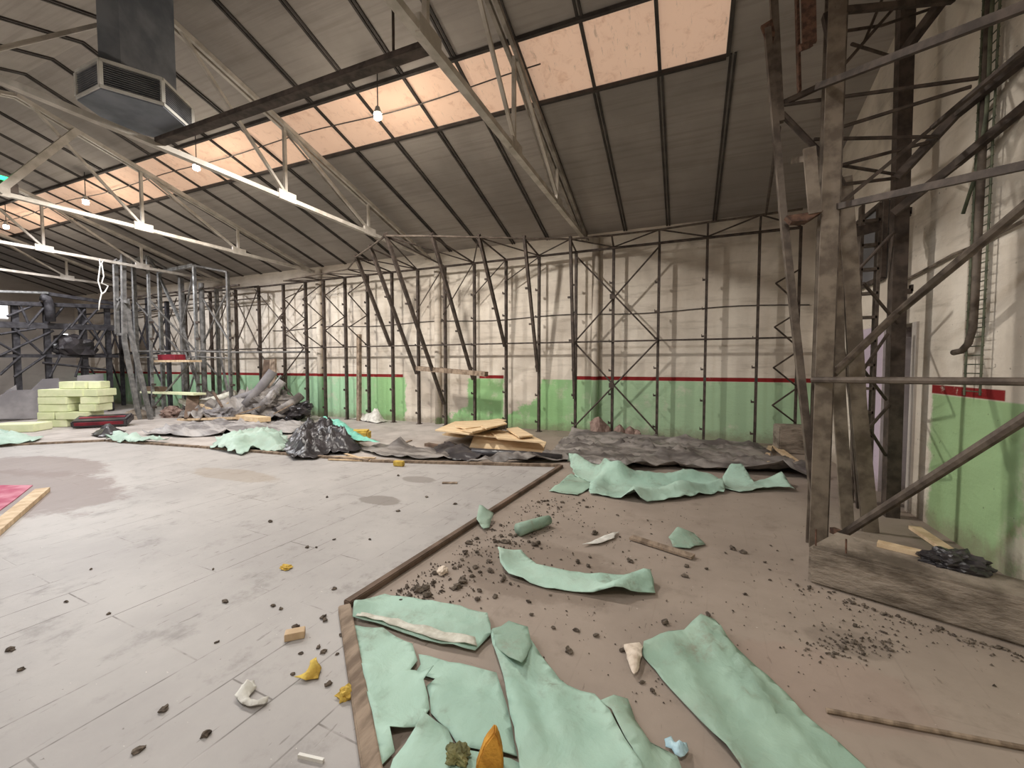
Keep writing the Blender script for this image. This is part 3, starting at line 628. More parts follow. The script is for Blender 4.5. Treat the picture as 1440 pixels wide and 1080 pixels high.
# ------------------------------------------------------------------ pipe bundle on the right wall
t = thing('cable_ladder', (XR - 0.05, 4.7, 1.36), 'greenish wire cable ladder running up the right wall', 'cable ladder')
xw = XR - 0.06
for px in (1356, 1378):
    mb = MB(); a, b = XP(px, 556, xw), XP(px + 2, 60, xw); b.y = a.y; b.z = 4.7; mb.tube([a, b], 0.008, 6); mb.build('side_wire', M['mesh_green'], t)
a0, a1 = XP(1356, 556, xw).y, XP(1378, 556, xw).y
mb = MB(); z = 1.38
while z < 4.7: mb.tube([(xw, a0 + 0.02, z), (xw, a1 - 0.02, z)], 0.005, 5); z += 0.075
mb.build('cross_wire', M['mesh_green'], t)
mb = MB(); mb.smooth = True; ym = (a0 + a1) / 2 - 0.02
mb.tube([(xw - 0.02, ym, 4.9), (xw - 0.02, ym, 2.1), (xw - 0.02, ym + 0.01, 1.9), (xw - 0.02, ym + 0.06, 1.78), (xw - 0.02, ym + 0.15, 1.72), (xw - 0.02, ym + 0.26, 1.71)], 0.026, 10)
tag(mb.build('bent_pipe', M['steel']), 'dark pipe bending into a hook low on the right wall', 'pipe')
mb = MB(); mb.smooth = True; mb.tube([(xw - 0.03, ym - 0.07, 5.0), (xw - 0.03, ym - 0.05, 4.2), (xw - 0.04, ym - 0.08, 3.9), (xw - 0.03, ym - 0.05, 3.6), (xw - 0.03, ym + 0.03, 3.2), (xw - 0.03, ym + 0.2, 2.9)], 0.014, 8)
tag(mb.build('stapled_cable', M['mesh_green']), 'loose thick cable beside the wire ladder on the right wall', 'cable')
pts = [XP(x, y, XR - 0.03) for x, y in ((1258, 402), (1300, 380), (1340, 358), (1365, 348), (1440, 310))]
mb = MB(); mb.tube(pts, 0.014, 6); tag(mb.build('conduit', M['steel_grey']), 'thin pale conduit slanting up across the right wall', 'conduit')

# ------------------------------------------------------------------ left towers
def post_at(parent, px, py, ytop, w, m, round_=False, name='post'):
    a, b = vp(px, py, ytop); mb = MB(); w *= 0.75
    if round_: mb.smooth = False; mb.tube([a, b], w / 2, 12)
    else: mb.angle(a, b, w, w, 0.015, (0, 1, 0))
    mb.build(name, M[m], parent); return a, b
lf = thing('scaffolding', FP(240, 588), 'pale galvanised scaffold frame with shelf boards left of debris heap', 'scaffold')
A_, At = post_at(lf, 196, 581, 370, 0.13, 'galv'); B_, Bt = post_at(lf, 216, 586, 364, 0.09, 'galv'); Dd, Dt = post_at(lf, 280, 586, 376, 0.1, 'galv')
E_, Et = post_at(lf, 289, 582, 400, 0.2, 'mast_grey', True); F_, Ft = post_at(lf, 326, 588, 385, 0.1, 'mast_grey'); G_, Gt = post_at(lf, 310, 581, 408, 0.12, 'mast_grey')
H_, Ht = post_at(lf, 261, 580, 393, 0.16, 'mast_grey'); C_, Ct = post_at(lf, 231, 581, 385, 0.12, 'galv')
def lb_(a, b, w, m='galv', name='beam'):
    mb = MB(); mb.bar(a, b, w, w); mb.build(name, M[m], lf)
lb_(At, Bt, 0.09); lb_(Bt, Ct, 0.07, 'mast_grey'); lb_(Ct, Dt, 0.1); lb_(Dt, Ft, 0.05, 'mast_grey'); lb_(Bt, Ht, 0.05, 'mast_grey')
def zat(p, z): return Vector((p.x, p.y, z))
lb_(zat(Ct, Ct.z - 0.15), zat(H_, 2.9), 0.07); lb_(zat(Dt, Dt.z - 0.1), zat(H_, 2.9), 0.05, 'mast_grey'); lb_(zat(H_, 2.9), zat(Dd, 1.0), 0.06, 'mast_grey'); lb_(zat(G_, 2.2), zat(F_, 0.4), 0.05, 'mast_grey')
for (p, q, z0, z1) in ((B_, Dd, 0.3, 1.9), (A_, H_, 3.7, 1.9), (B_, G_, 3.6, 1.2), (E_, F_, 2.3, 3.8), (E_, F_, 3.8, 2.3), (G_, F_, 2.2, 0.2), (H_, E_, 2.2, 0.3), (H_, E_, 0.3, 2.2)):
    mb = MB(); mb.tube([zat(p, z0), zat(q, z1)], 0.028, 8); mb.build('brace', M['mast_grey'], lf)
mb = MB(); mb.tube([zat(A_, 2.05), zat(Dd, 2.02), zat(F_, 1.98), (F_.x + 1.9, F_.y + 1.2, 2.0)], 0.03, 8); mb.build('rail', M['mast_grey'], lf)
mb = MB(); mb.tube([zat(A_, 1.85), zat(Dd, 1.85), zat(F_, 1.8)], 0.02, 8); mb.build('rail', M['mast_grey'], lf)
for p in (B_, Dd, F_):
    for z in (0.3, 0.65, 1.0, 1.35, 2.4, 2.9):
        mb = MB(); mb.box((p.x + 0.11, p.y - 0.02, z), (0.14, 0.06, 0.06)); mb.build('hook', M['steel_dark'], lf)
# leaning double legs of the tall slim tower at left
lt = thing('scaffold_mast', FP(200, 590), 'tall slim steel mast of paired leaning legs behind green foam blocks', 'scaffold')
k0 = FP(196, 590); k1 = FP(212, 590)
YM = k0.y
mb = MB(); mb.bar(k0, YP(175, 480, YM), 0.09, 0.1, (0, 1, 0)); mb.bar(YP(175, 480, YM), YP(173, 358, YM), 0.1, 0.1, (0, 1, 0)); mb.build('leg', M['mast_grey'], lt)
mb = MB(); mb.bar(k1, YP(183, 465, YM + 0.1), 0.09, 0.1, (0, 1, 0)); mb.bar(YP(183, 465, YM + 0.1), YP(178, 420, YM + 0.1), 0.09, 0.1, (0, 1, 0)); mb.build('leg', M['mast_grey'], lt)
mb = MB(); mb.bar(YP(165, 470, YM), YP(162, 372, YM), 0.09, 0.1, (0, 1, 0)); mb.build('stub_post', M['mast_grey'], lt)
for (a, b) in (((162, 372), (173, 366)), ((163, 420), (180, 425)), ((165, 470), (176, 470)), ((174, 412), (163, 440))):
    mb = MB(); mb.bar(YP(a[0], a[1], YM), YP(b[0], b[1], YM), 0.07, 0.07); mb.build('tie', M['mast_grey'], lt)
mb = MB(); mb.box(YP(165, 368, YM), (0.16, 0.12, 0.16)); mb.build('pulley_block', M['mast_grey'], lt, 0.03)
mb = MB(); mb.tube([k0 - Vector((0.1, 0, 0)), k0 + Vector((0, 0, 0.06))], [0.34, 0.3], 12); q = mb.build('base_mound', M['concrete'], lt)
# thin dark posts between mast and wall
df = thing('rack_frame', FP(170, 566), 'dark thin rack frame at far left between stage and mast', 'rack frame')
dps = []
for px, py, yt in ((157, 569, 432), (174, 570, 425), (194, 572, 428), (213, 573, 420), (240, 575, 425), (119, 569, 436)):
    a, b = vp(px, py, yt); mb = MB(); mb.bar(a, b, 0.12, 0.1, (0, 1, 0)); mb.build('post', M['stage_steel'], df); dps.append(a)
dps.sort(key=lambda v: v.x)
for a, b in zip(dps[:-1], dps[1:]):
    for z0, z1 in ((2.0, 3.4), (1.9, 0.3), (3.4, 2.0), (3.6, 3.7), (2.0, 2.05)):
        mb = MB(); mb.tube([zat(a, z0), zat(b, z1)], 0.03, 8); mb.build('brace', M['stage_steel'], df)
# shelf boards and boxes on the pale frame
ys = B_.y + 0.15
for (x0, x1, yy, m, lab) in ((226, 275, 508, 'wood', 'pale shelf board on scaffold frame carrying the red box'), (206, 281, 551, 'foam_green', 'pale lower shelf board on scaffold frame near the floor')):
    a, b = YP(x0, yy, ys), YP(x1, yy, ys); b.z = a.z; mb = MB(); mb.bar(a, b, 0.35, 0.06); tag(mb.build('shelf_board', M[m]), lab, 'board')
a, b = YP(229, 502, ys), YP(254, 502, ys); mb = MB(); zz = YP(226, 508, ys).z + 0.03
mb.box(((a.x + b.x) / 2, ys, zz + 0.085), (b.x - a.x, 0.28, 0.17)); tag(mb.build('box', M['red'], None, 0.01), 'dark red box on the upper shelf board of scaffold frame', 'box')
a, b = YP(208, 546, ys), YP(230, 546, ys); zz = YP(206, 551, ys).z + 0.03; mb = MB(); mb.box(((a.x + b.x) / 2, ys, zz + 0.075), (b.x - a.x, 0.2, 0.15)); tag(mb.build('wood_offcut', M['wood_brown']), 'brown timber offcut on the lower shelf board', 'wood')

# ------------------------------------------------------------------ stage scaffolding far left
XS = -18.6
sg = thing('stage_scaffold', (XS, 7.2, 0), 'dark stage scaffold with two deck beams at far left', 'stage scaffold')
def sb(x0, y0, x1, y1, w, h, m='steel_dark', name='beam', dX=0):
    mb = MB(); mb.bar(XP(x0, y0, XS + dX), XP(x1, y1, XS + dX), w, h); return mb.build(name, M[m if m == 'galv' else 'stage_steel'], sg)
sb(-60, 408, 66, 412, 0.2, 0.06, 'galv', 'deck_edge'); sb(60, 412, 168, 428, 0.12, 0.1, 'steel'); sb(-60, 424, 165, 432, 0.3, 0.12, 'steel_dark'); sb(-60, 455, 165, 462, 0.25, 0.16); sb(-60, 451, 160, 458, 0.2, 0.03, 'steel_grey'); sb(-60, 500, 165, 501, 0.2, 0.1, 'steel')
for px in (20, 64, 116, 150, -15): 
    a = XP(px, 430, XS); mb = MB(); mb.bar((XS, a.y, 0), (XS, a.y, a.z), 0.1, 0.14, (0, 1, 0)); mb.build('post', M['stage_steel'], sg)
for (a, b) in (((20, 462), (60, 498)), ((60, 498), (100, 455)), ((-5, 480), (30, 500)), ((10, 445), (58, 425)), ((28, 428), (40, 455)), ((90, 430), (74, 450)), ((130, 460), (150, 500)), ((100, 460), (120, 435)), ((30, 500), (0, 527)), ((0, 500), (75, 465)), ((85, 500), (70, 530)), ((116, 500), (106, 530)), ((120, 462), (96, 500)), ((140, 432), (116, 458)), ((64, 430), (40, 458)), ((150, 462), (128, 500)), ((0, 470), (50, 462)), ((60, 510), (150, 520)), ((20, 530), (64, 500)), ((108, 432), (130, 458))):
    mb = MB(); mb.tube([XP(a[0], a[1], XS + 0.1), XP(b[0], b[1], XS + 0.1)], 0.035, 8); mb.build('brace', M['stage_steel'], sg)
mb = MB(); mb.smooth = True; mb.tube([XP(x, y, XS + 0.3) for x, y in ((58, 418), (66, 420), (70, 430), (71, 452))], 0.12, 10); mb.build('bent_pipe', M['stage_steel'], sg)
# grey panels leaning under the stage, a dark machine on the deck
for (poly, lab, dX, m) in (([(-30, 560), (10, 520), (24, 512), (27, 560)], 'leftmost grey panel leaning under the stage deck', 0.5, 'grey_panel'), ([(28, 560), (45, 520), (62, 505), (84, 504), (106, 556)], 'broad grey panel leaning under the stage, behind foam blocks', 0.45, 'grey_panel'), ([(106, 556), (112, 508), (148, 506), (150, 560)], 'narrow grey panel leaning under stage right of foam blocks', 0.4, 'grey_panel'), ([(-30, 582), (-30, 562), (20, 542), (60, 541), (60, 582)], 'low pale panel lying in front of the leaning grey panels', 0.9, 'grey_panel')):
    pts = [XP(x, y, XS + dX) for x, y in poly]
    lowz = min(p.z for p in pts)
    for p in pts: p.x -= (p.z - lowz) * 0.12
    mb = MB(); mb.prism(pts, (-0.06, 0, 0)); o = mb.build('grey_panel', M[m]); o.location.z = 0.0; tag(o, lab, 'panel', 'grey panels under the stage')
def blob(name, c, r, m, seed, rough=0.35, sub=3, parent=None, flat=True):
    bm = bmesh.new(); bmesh.ops.create_icosphere(bm, subdivisions=sub, radius=1)
    for v in bm.verts:
        n = noise.noise(v.co * 1.7 + Vector((seed * 3.1, seed, 0))) + 0.5 * noise.noise(v.co * 4.1 + Vector((seed, 7, seed * 2)))
        v.co = Vector((v.co.x * r[0], v.co.y * r[1], v.co.z * r[2])) * (1 + rough * n)
        if flat and v.co.z < -r[2] * 0.45: v.co.z = -r[2] * 0.45
    lo = min(v.co.z for v in bm.verts)
    for v in bm.verts: v.co.z -= lo
    me = bpy.data.meshes.new(name); bm.to_mesh(me); bm.free(); me.materials.append(M[m])
    o = bpy.data.objects.new(name, me); COL.objects.link(o); o.location = c
    if parent: o.parent = parent; o.location = Vector(c) - parent.location
    return o
a = XP(108, 499, XS + 0.1); o = blob('tarp_bundle', (XS, a.y, a.z), (0.3, 0.55, 0.42), 'black_plastic', 3, 0.5); tag(o, 'dark bundle lying on the lower stage deck', 'bundle')

# ------------------------------------------------------------------ sheets and heaps
def outline(px, z, tear, seed, dense):
    pts = [FP(x, y) for x, y in px]; out = []
    for p in pts: p.y = min(p.y, YB - 0.22)
    n = len(pts); rnd = random.Random(seed)
    for i in range(n):
        a, b = pts[i], pts[(i + 1) % n]; L = (b - a).length; k = max(1, int(L / dense))
        d = (b - a); nrm = Vector((-d.y, d.x, 0)).normalized() if L > 1e-6 else Vector((0, 0, 0))
        for j in range(k):
            f = j / k; q = a.lerp(b, f)
            if j: q = q + nrm * (tear * (noise.noise(Vector((q.x * 6, q.y * 6, seed))) + 0.6 * noise.noise(Vector((q.x * 22, q.y * 22, seed)))))
            out.append(q)
    return out
def segd(p, a, b):
    ab = b - a; t = max(0, min(1, (p - a).dot(ab) / max(1e-9, ab.dot(ab)))); return (p - (a + ab * t)).length
def sheet(name, label, cat, px, mat, amp=0.012, sc=4.0, seed=1, base=0.004, folds=(), curls=(), tear=0.012, res=0.04, dome=0.0, dscale=2.0, edge=0.3, parent=None, group=None, kind=None, thick=0.003, edge_curl=0.0, aniso=(1, 1), crease=0.012, csc=2.6):
    ol = outline(px, 0, tear, seed, res * 1.4); rnd = random.Random(seed)
    o2 = [p.to_2d() for p in ol]; xs = [p.x for p in o2]; ys = [p.y for p in o2]
    pts = list(o2); n = len(o2)
    y = min(ys)
    while y < max(ys):
        x = min(xs)
        while x < max(xs):
            pts.append(Vector((x + rnd.uniform(-.3, .3) * res, y + rnd.uniform(-.3, .3) * res))); x += res
        y += res
    vs, es, fs, *_ = delaunay_2d_cdt(pts, [(i, (i + 1) % n) for i in range(n)], [], 1, 1e-5)
    F_ = [(FP(*a), FP(*b), h, w) for a, b, h, w in folds]; C_l = [(FP(*c), r, h) for c, r, h in curls]
    big = len(ol) > 0
    V = []
    for v in vs:
        p = Vector((v.x, v.y, 0)); q = Vector((v.x * aniso[0], v.y * aniso[1], seed * 1.37))
        ed = min(segd(p, ol[i], ol[(i + 1) % n]) for i in range(0, n))
        h = amp * (1 - abs(noise.noise(q * sc))) ** 2 * 1.4 + 0.35 * amp * noise.noise(q * sc * 3)
        for cs_, cw in ((csc, 1.0), (csc * 2.3, 0.6)):
            h += crease * cw * (1 - abs(noise.noise(q * cs_ + Vector((cs_, 4.2, 1.1))))) ** 14
        if dome:
            k = min(1, ed / edge); k = k * k * (3 - 2 * k)
            r1 = 1 - abs(noise.noise(q * dscale)); r2 = 1 - abs(noise.noise(q * dscale * 2.3 + Vector((5, 1, 2)))); r3 = 1 - abs(noise.noise(q * dscale * 5 + Vector((2, 8, 2))))
            h += dome * k * (0.15 + 0.7 * r1 ** 3 + 0.4 * r2 ** 3 + 0.22 * r3 ** 2 + 0.25 * noise.noise(q * 1.1))
        for a, b, hh, w in F_:
            d = segd(p, a, b); h += hh * math.exp(-(d / w) ** 2) * (0.75 + 0.5 * noise.noise(q * 3))
        for c, r, hh in C_l:
            d = (p - c).length
            if d < r: h += hh * (1 - d / r) ** 2
        if edge_curl and ed < 0.12: h += edge_curl * max(0, noise.noise(q * 2.1 + Vector((0, 0, 3)))) * (1 - ed / 0.12) ** 2
        V.append((v.x, v.y, base + max(0, h)))
    me = bpy.data.meshes.new(name)
    cx, cy = sum(v[0] for v in V) / len(V), sum(v[1] for v in V) / len(V)
    me.from_pydata([(v[0] - cx, v[1] - cy, v[2]) for v in V], [], [tuple(f) for f in fs])
    bm = bmesh.new(); bm.from_mesh(me); bmesh.ops.recalc_face_normals(bm, faces=bm.faces)
    if sum(f.normal.z for f in bm.faces) < 0: bmesh.ops.reverse_faces(bm, faces=bm.faces)
    for f in bm.faces: f.smooth = True
    bm.to_mesh(me); bm.free(); me.materials.append(M[mat])
    o = bpy.data.objects.new(name, me); COL.objects.link(o); o.location = (cx, cy, 0)
    if thick:
        md = o.modifiers.new('thickness', 'SOLIDIFY'); md.thickness = thick; md.offset = 1
    if parent is not None: o.parent = parent; o.location = Vector((cx, cy, 0)) - parent.location
    else: tag(o, label, cat, group, kind)
    return o
def cp(x, y): return (440 + x / 2.3226, 640 + y / 2.3226)
G = 'green underlay sheets'
a = sheet('underlay_sheet', 'mint green underlay piece with torn white fleece edge beside the batten corner', 'underlay', [cp(*p) for p in ((135, 500), (235, 462), (330, 480), (450, 500), (570, 530), (582, 600), (530, 652), (420, 630), (300, 595), (200, 560), (130, 548))], 'tarp', 0.012, 3, 2, 0.012, folds=[(cp(150, 505), cp(560, 600), 0.02, 0.05)], curls=[(cp(575, 560), 0.12, 0.03), (cp(140, 520), 0.15, 0.05)], group=G)
sheet('torn_fleece', '', '', [cp(*p) for p in ((150, 536), (230, 548), (330, 575), (430, 598), (530, 618), (536, 646), (420, 627), (300, 592), (200, 558), (140, 548))], 'tarp_back', 0.008, 9, 5, 0.032, parent=a, tear=0.015, crease=0.012, csc=9)
sheet('underlay_sheet', 'big mint green underlay sheet along the batten, torn on its right side', 'underlay', [cp(*p) for p in ((135, 568), (230, 575), (325, 630), (342, 690), (318, 722), (395, 742), (362, 765), (382, 850), (340, 905), (252, 935), (268, 985), (225, 1030), (215, 1150), (228, 1150), (200, 900), (165, 740))], 'tarp', 0.01, 3, 3, 0.006, folds=[(cp(330, 640), cp(340, 700), 0.02, 0.03), (cp(170, 640), cp(230, 800), 0.015, 0.03)], curls=[(cp(395, 742), 0.12, 0.06), (cp(255, 935), 0.1, 0.04)], edge_curl=0.04, group=G)
sheet('underlay_sheet', 'mint green underlay sheet between the torn sheet and the folded strip', 'underlay', [cp(*p) for p in ((345, 655), (480, 690), (600, 735), (640, 860), (668, 1000), (560, 985), (470, 955), (440, 905), (385, 855), (372, 770), (400, 742), (335, 718), (352, 690))], 'tarp', 0.012, 3, 4, 0.005, folds=[(cp(400, 790), cp(600, 830), 0.02, 0.04)], edge_curl=0.035, group=G)
sheet('underlay_sheet', 'mint green underlay scrap at the bottom edge, under the orange foam', 'underlay', [cp(*p) for p in ((262, 1010), (360, 885), (440, 908), (465, 975), (600, 1000), (690, 1030), (700, 1150), (240, 1150))], 'tarp', 0.012, 3, 6, 0.010, curls=[(cp(360, 885), 0.15, 0.05)], edge_curl=0.03, group=G)
sheet('underlay_sheet', 'long mint green underlay strip with folded over top end, bottom centre', 'underlay', [cp(*p) for p in ((580, 590), (640, 575), (700, 595), (722, 650), (830, 780), (920, 805), (970, 860), (1020, 960), (1070, 1040), (1110, 1150), (690, 1150), (662, 960), (620, 745), (592, 665))], 'tarp', 0.012, 2.6, 7, 0.016, folds=[(cp(600, 660), cp(745, 1022), 0.035, 0.045), (cp(715, 640), cp(690, 735), 0.03, 0.04), (cp(780, 800), cp(860, 1050), 0.02, 0.05)], edge_curl=0.03, group=G)
fl_ = sheet('underlay_flap', 'triangular mint flap folded over the top of the long strip', 'underlay', [cp(*p) for p in ((585, 600), (640, 580), (702, 598), (716, 655), (682, 738), (640, 700), (596, 662))], 'tarp_dusty', 0.01, 3, 8, 0.052, curls=[(cp(682, 738), 0.18, 0.03)], group=G)
sheet('underlay_sheet', 'narrow frayed green underlay strip right of the long folded strip', 'underlay', [cp(*p) for p in ((935, 825), (1028, 806), (1052, 880), (1100, 960), (1190, 1010), (1225, 1110), (1120, 1120), (1070, 1040), (1020, 950), (975, 855))], 'tarp_dusty', 0.014, 5, 9, 0.006, folds=[(cp(990, 820), cp(1080, 1010), 0.03, 0.03)], edge_curl=0.05, group=G)
sheet('underlay_sheet', 'wide dusty green underlay sheet lying alone at bottom right', 'underlay', [(905, 908), (940, 895), (962, 893), (985, 880), (1005, 884), (1035, 915), (1080, 955), (1130, 1010), (1180, 1050), (1215, 1082), (1270, 1150), (1080, 1150), (1040, 1085), (985, 1020), (930, 960), (903, 925)], 'tarp_dusty', 0.012, 2.2, 10, 0.006, folds=[((985, 890), (1060, 1010), 0.05, 0.03), ((1010, 895), (1085, 1020), 0.05, 0.022), ((940, 900), (1030, 1080), 0.03, 0.045), ((1060, 960), (1150, 1080), 0.03, 0.025), ((1040, 940), (1110, 1080), 0.025, 0.02)], curls=[((990, 882), 0.3, 0.06)], edge_curl=0.02, group=G)
sheet('underlay_sheet', 'curved mint green strip lying alone mid floor with a rolled right end', 'underlay', [cp(*p) for p in ((603, 338), (680, 322), (730, 370), (840, 390), (940, 400), (1090, 403), (1112, 430), (1118, 462), (985, 470), (880, 458), (760, 440), (640, 402), (612, 372))], 'tarp', 0.014, 3, 11, 0.006, folds=[(cp(1090, 415), cp(990, 460), 0.10, 0.07), (cp(620, 345), cp(680, 330), 0.03, 0.05), (cp(935, 400), cp(940, 460), 0.03, 0.05)], curls=[(cp(605, 340), 0.25, 0.07)], edge_curl=0.03, group=G)
sheet('underlay_sheet', 'crumpled mint green underlay heap in front of the dark plastic film', 'underlay', [(798, 652), (812, 648), (830, 660), (860, 672), (880, 668), (950, 676), (1000, 674), (1015, 680), (1018, 695), (970, 702), (910, 709), (830, 697), (832, 682), (808, 672)], 'tarp', 0.02, 2, 12, 0.008, crease=0.035, csc=2.0, folds=[((800, 655), (870, 676), 0.16, 0.12), ((860, 676), (1000, 680), 0.14, 0.10), ((890, 704), (1016, 688), 0.14, 0.09), ((835, 690), (850, 672), 0.12, 0.08)], edge_curl=0.08, res=0.05, tear=0.03, group=G)
sheet('underlay_sheet', 'twisted mint scrap ending in a point right of the crumpled heap', 'underlay', [(1016, 678), (1035, 672), (1060, 684), (1095, 680), (1118, 692), (1080, 691), (1040, 694), (1020, 690)], 'tarp', 0.02, 4, 13, 0.006, curls=[((1036, 676), 0.35, 0.22), ((1098, 682), 0.35, 0.16)], edge_curl=0.08, group=G)
sheet('underlay_sheet', 'thin flat mint flap at the end of the batten', 'underlay', [(772, 692), (803, 668), (838, 684), (812, 698)], 'tarp_dusty', 0.008, 4, 14, 0.006, edge_curl=0.03, group=G)
sheet('underlay_scrap', 'small upturned green scrap touching the long batten', 'underlay', [(670, 738), (674, 728), (694, 731), (688, 744), (680, 748)], 'tarp_dusty', 0.01, 6, 15, 0.012, curls=[((674, 730), 0.3, 0.16)], group=G)
sheet('underlay_scrap', 'small bent green scrap among debris right of centre', 'underlay', [(940, 762), (955, 754), (975, 757), (992, 768), (970, 774), (946, 772)], 'tarp_dusty', 0.01, 6, 16, 0.006, curls=[((955, 757), 0.3, 0.09)], group=G)
a, b = FP(729, 745, 0.06), FP(772, 731, 0.06); mb = MB(); mb.smooth = True; mb.tube([a, a.lerp(b, .35), a.lerp(b, .7), b], [0.062, 0.058, 0.055, 0.045], 14)
tag(mb.build('underlay_roll', M['tarp_dusty']), 'short rolled up green underlay tube beside the batten', 'roll')
# far left mint sheets
sheet('underlay_sheet', 'pale mint sheet bunched at far left edge before the foam blocks', 'underlay', [(-40, 632), (-30, 612), (10, 610), (30, 618), (62, 617), (40, 626), (0, 630)], 'tarp_pale', 0.03, 2, 17, 0.01, crease=0.09, csc=2.2, dome=0.10, dscale=1.6, edge=0.3, res=0.08, tear=0.05, group=G)
sheet('underlay_sheet', 'small pale mint sheet below the red edged case at left', 'underlay', [(148, 622), (160, 614), (178, 613), (195, 619), (240, 622), (200, 626)], 'tarp_pale', 0.03, 2, 18, 0.01, crease=0.09, csc=2.2, dome=0.12, edge=0.25, res=0.07, tear=0.05, group=G)
sheet('underlay_sheet', 'pale mint sheets crumpled left of the black plastic heap', 'underlay', [(295, 632), (315, 618), (350, 608), (392, 612), (405, 622), (398, 640), (360, 634), (340, 642), (312, 636)], 'tarp_pale', 0.03, 2, 19, 0.01, crease=0.09, csc=2.2, dome=0.13, dscale=1.9, edge=0.25, res=0.06, tear=0.06, group=G)
sheet('film_sheet', 'turquoise plastic film on top of the black plastic heap', 'plastic film', [(424, 622), (440, 612), (462, 608), (488, 612), (500, 618), (512, 628), (535, 636), (500, 632), (470, 624)], 'teal_film', 0.03, 3, 20, 0.16, crease=0.02, csc=2.2, dome=0.2, dscale=2, edge=0.3, res=0.05, tear=0.03)
sheet('plastic_heap', 'crumpled black plastic heap left of centre beside turquoise film', 'plastic heap', [(402, 640), (400, 628), (410, 615), (440, 610), (480, 615), (505, 628), (512, 634), (490, 640), (465, 640), (440, 648), (410, 648)], 'black_plastic', 0.03, 3, 21, 0.01, crease=0.05, csc=3.4, dome=0.30, dscale=2.4, edge=0.3, res=0.035, tear=0.05)
sheet('plastic_film', 'wide dusty dark plastic film spread along the foot of the back wall', 'plastic film', [(640, 653), (700, 650), (775, 644), (788, 622), (805, 613), (860, 616), (960, 624), (1060, 632), (1100, 650), (1150, 662), (1155, 676), (1080, 670), (1000, 664), (930, 660), (880, 664), (800, 650), (740, 654)], 'grey_plastic', 0.02, 1.6, 22, 0.012, crease=0.10, csc=1.3, dome=0.05, dscale=1.1, edge=0.3, folds=[((800, 614), (1060, 636), 0.14, 0.12), ((860, 660), (1000, 640), 0.08, 0.1), ((880, 662), (1150, 672), 0.14, 0.10), ((680, 652), (790, 646), 0.05, 0.08)], res=0.06, tear=0.05, aniso=(0.5, 2.0))
sheet('plastic_film', 'thin dark plastic film trailing right of the black heap', 'plastic film', [(505, 634), (540, 628), (570, 632), (640, 640), (650, 648), (580, 648), (530, 642)], 'grey_plastic', 0.03, 2, 23, 0.01, crease=0.04, csc=2.2, dome=0.03, edge=0.2, res=0.07, tear=0.05, curls=[((562, 634), 0.35, 0.2)])
sheet('plastic_film', 'dark plastic film lying on the floor in front of the debris heap', 'plastic film', [(200, 612), (260, 600), (340, 596), (420, 598), (440, 606), (400, 612), (330, 612), (260, 616)], 'pale_film', 0.04, 2, 24, 0.01, crease=0.09, csc=2.2, dome=0.06, dscale=1.6, edge=0.3, res=0.1, tear=0.08, aniso=(0.6, 1.4))
sheet('plastic_film', 'crumpled dark film strip under the plywood pile', 'plastic film', [(602, 640), (625, 625), (655, 632), (668, 640), (700, 640), (668, 650), (640, 650)], 'black_plastic', 0.03, 2.5, 25, 0.01, crease=0.05, csc=2.2, dome=0.08, edge=0.2, res=0.06, tear=0.04)
# black bag behind the kerb
q = FP(1336, 796, KZ); blob('plastic_bag', (q.x + 0.02, q.y, KZ), (0.16, 0.10, 0.075), 'black_plastic', 9, 0.55, 4); tag(bpy.context.scene.objects['plastic_bag'], 'black plastic bag slumped on the kerb by the green wall', 'bag')
for (p, q, lab, w) in (((1234, 764), (1302, 780), 'pale plank lying along the kerb top beside the black bag', 0.08), ((1286, 742), (1335, 775), 'pale plank propped along the foot of the green wall', 0.09)):
    zz = KZ + 0.017 if w == 0.08 else 0.10; a, b = FP(*p, zz), FP(*q, zz); mb = MB(); mb.bar(a, b, w, 0.03); o = tag(mb.build('plank', M['wood']), lab, 'plank', None)

# ------------------------------------------------------------------ boards, blocks and small things
def slabpx(px, z, th): return [FP(x, y, z) for x, y in px]
PLY = [([(648, 606), (690, 598), (700, 601), (664, 609)], 0.34, 'narrow plywood strip near the top of the pile'), ([(676, 600), (708, 594), (713, 597), (684, 604)], 0.40, 'small plywood strip lying on the topmost board'),
       ([(690, 610), (752, 616), (768, 624), (700, 618)], 0.24, 'plywood board sticking out at the right end of the pile'),
       ([(612, 606), (640, 594), (690, 592), (690, 604), (660, 612)], 0.30, 'lower left plywood board of the pile by the wall'),
       ([(622, 612), (655, 600), (675, 606), (650, 616)], 0.14, 'dark edged plywood board tilted at pile left end'),
       ([(640, 600), (700, 590), (712, 592), (700, 598), (655, 604)], 0.36, 'topmost plywood board of the pile'),
       ([(712, 604), (728, 602), (750, 614), (730, 616)], 0.30, 'triangular plywood offcut on the pile'),
       ([(655, 612), (700, 606), (745, 612), (740, 618), (700, 616)], 0.22, 'middle plywood board of the pile with stepped edge')]
for px, z, lab in PLY:
    mb = MB(); pts = [FP(x, y, z) for x, y in px]
    mb.prism(pts, (0, 0, 0.025)); tag(mb.build('plywood_board', M['ply']), lab, 'plywood', 'plywood boards piled by the back wall')
a, b = FP(660, 629), FP(762, 639); n_ = Vector((0.1, 0.55, 0.32)); mb = MB(); c, d = YP(668, 609, a.y + 0.30), YP(768, 621, b.y + 0.26)
mb.prism([a, b, d, c], (0, 0.01, -0.025)); o = mb.build('plywood_board', M['ply']); tag(o, 'large plywood board leaning at the front of the pile', 'plywood', 'plywood boards piled by the back wall')
mb = MB()
for (p, q) in (((664, 613), (702, 616)), ((712, 617), (745, 622))):
    mb.bar(YP(p[0], p[1], c.y - 0.02), YP(q[0], q[1], c.y - 0.02), 0.06, 0.03)
mb.build('batten', M['wood_brown'], o)
for p in ((690, 0.0), (640, 0.0)): pass
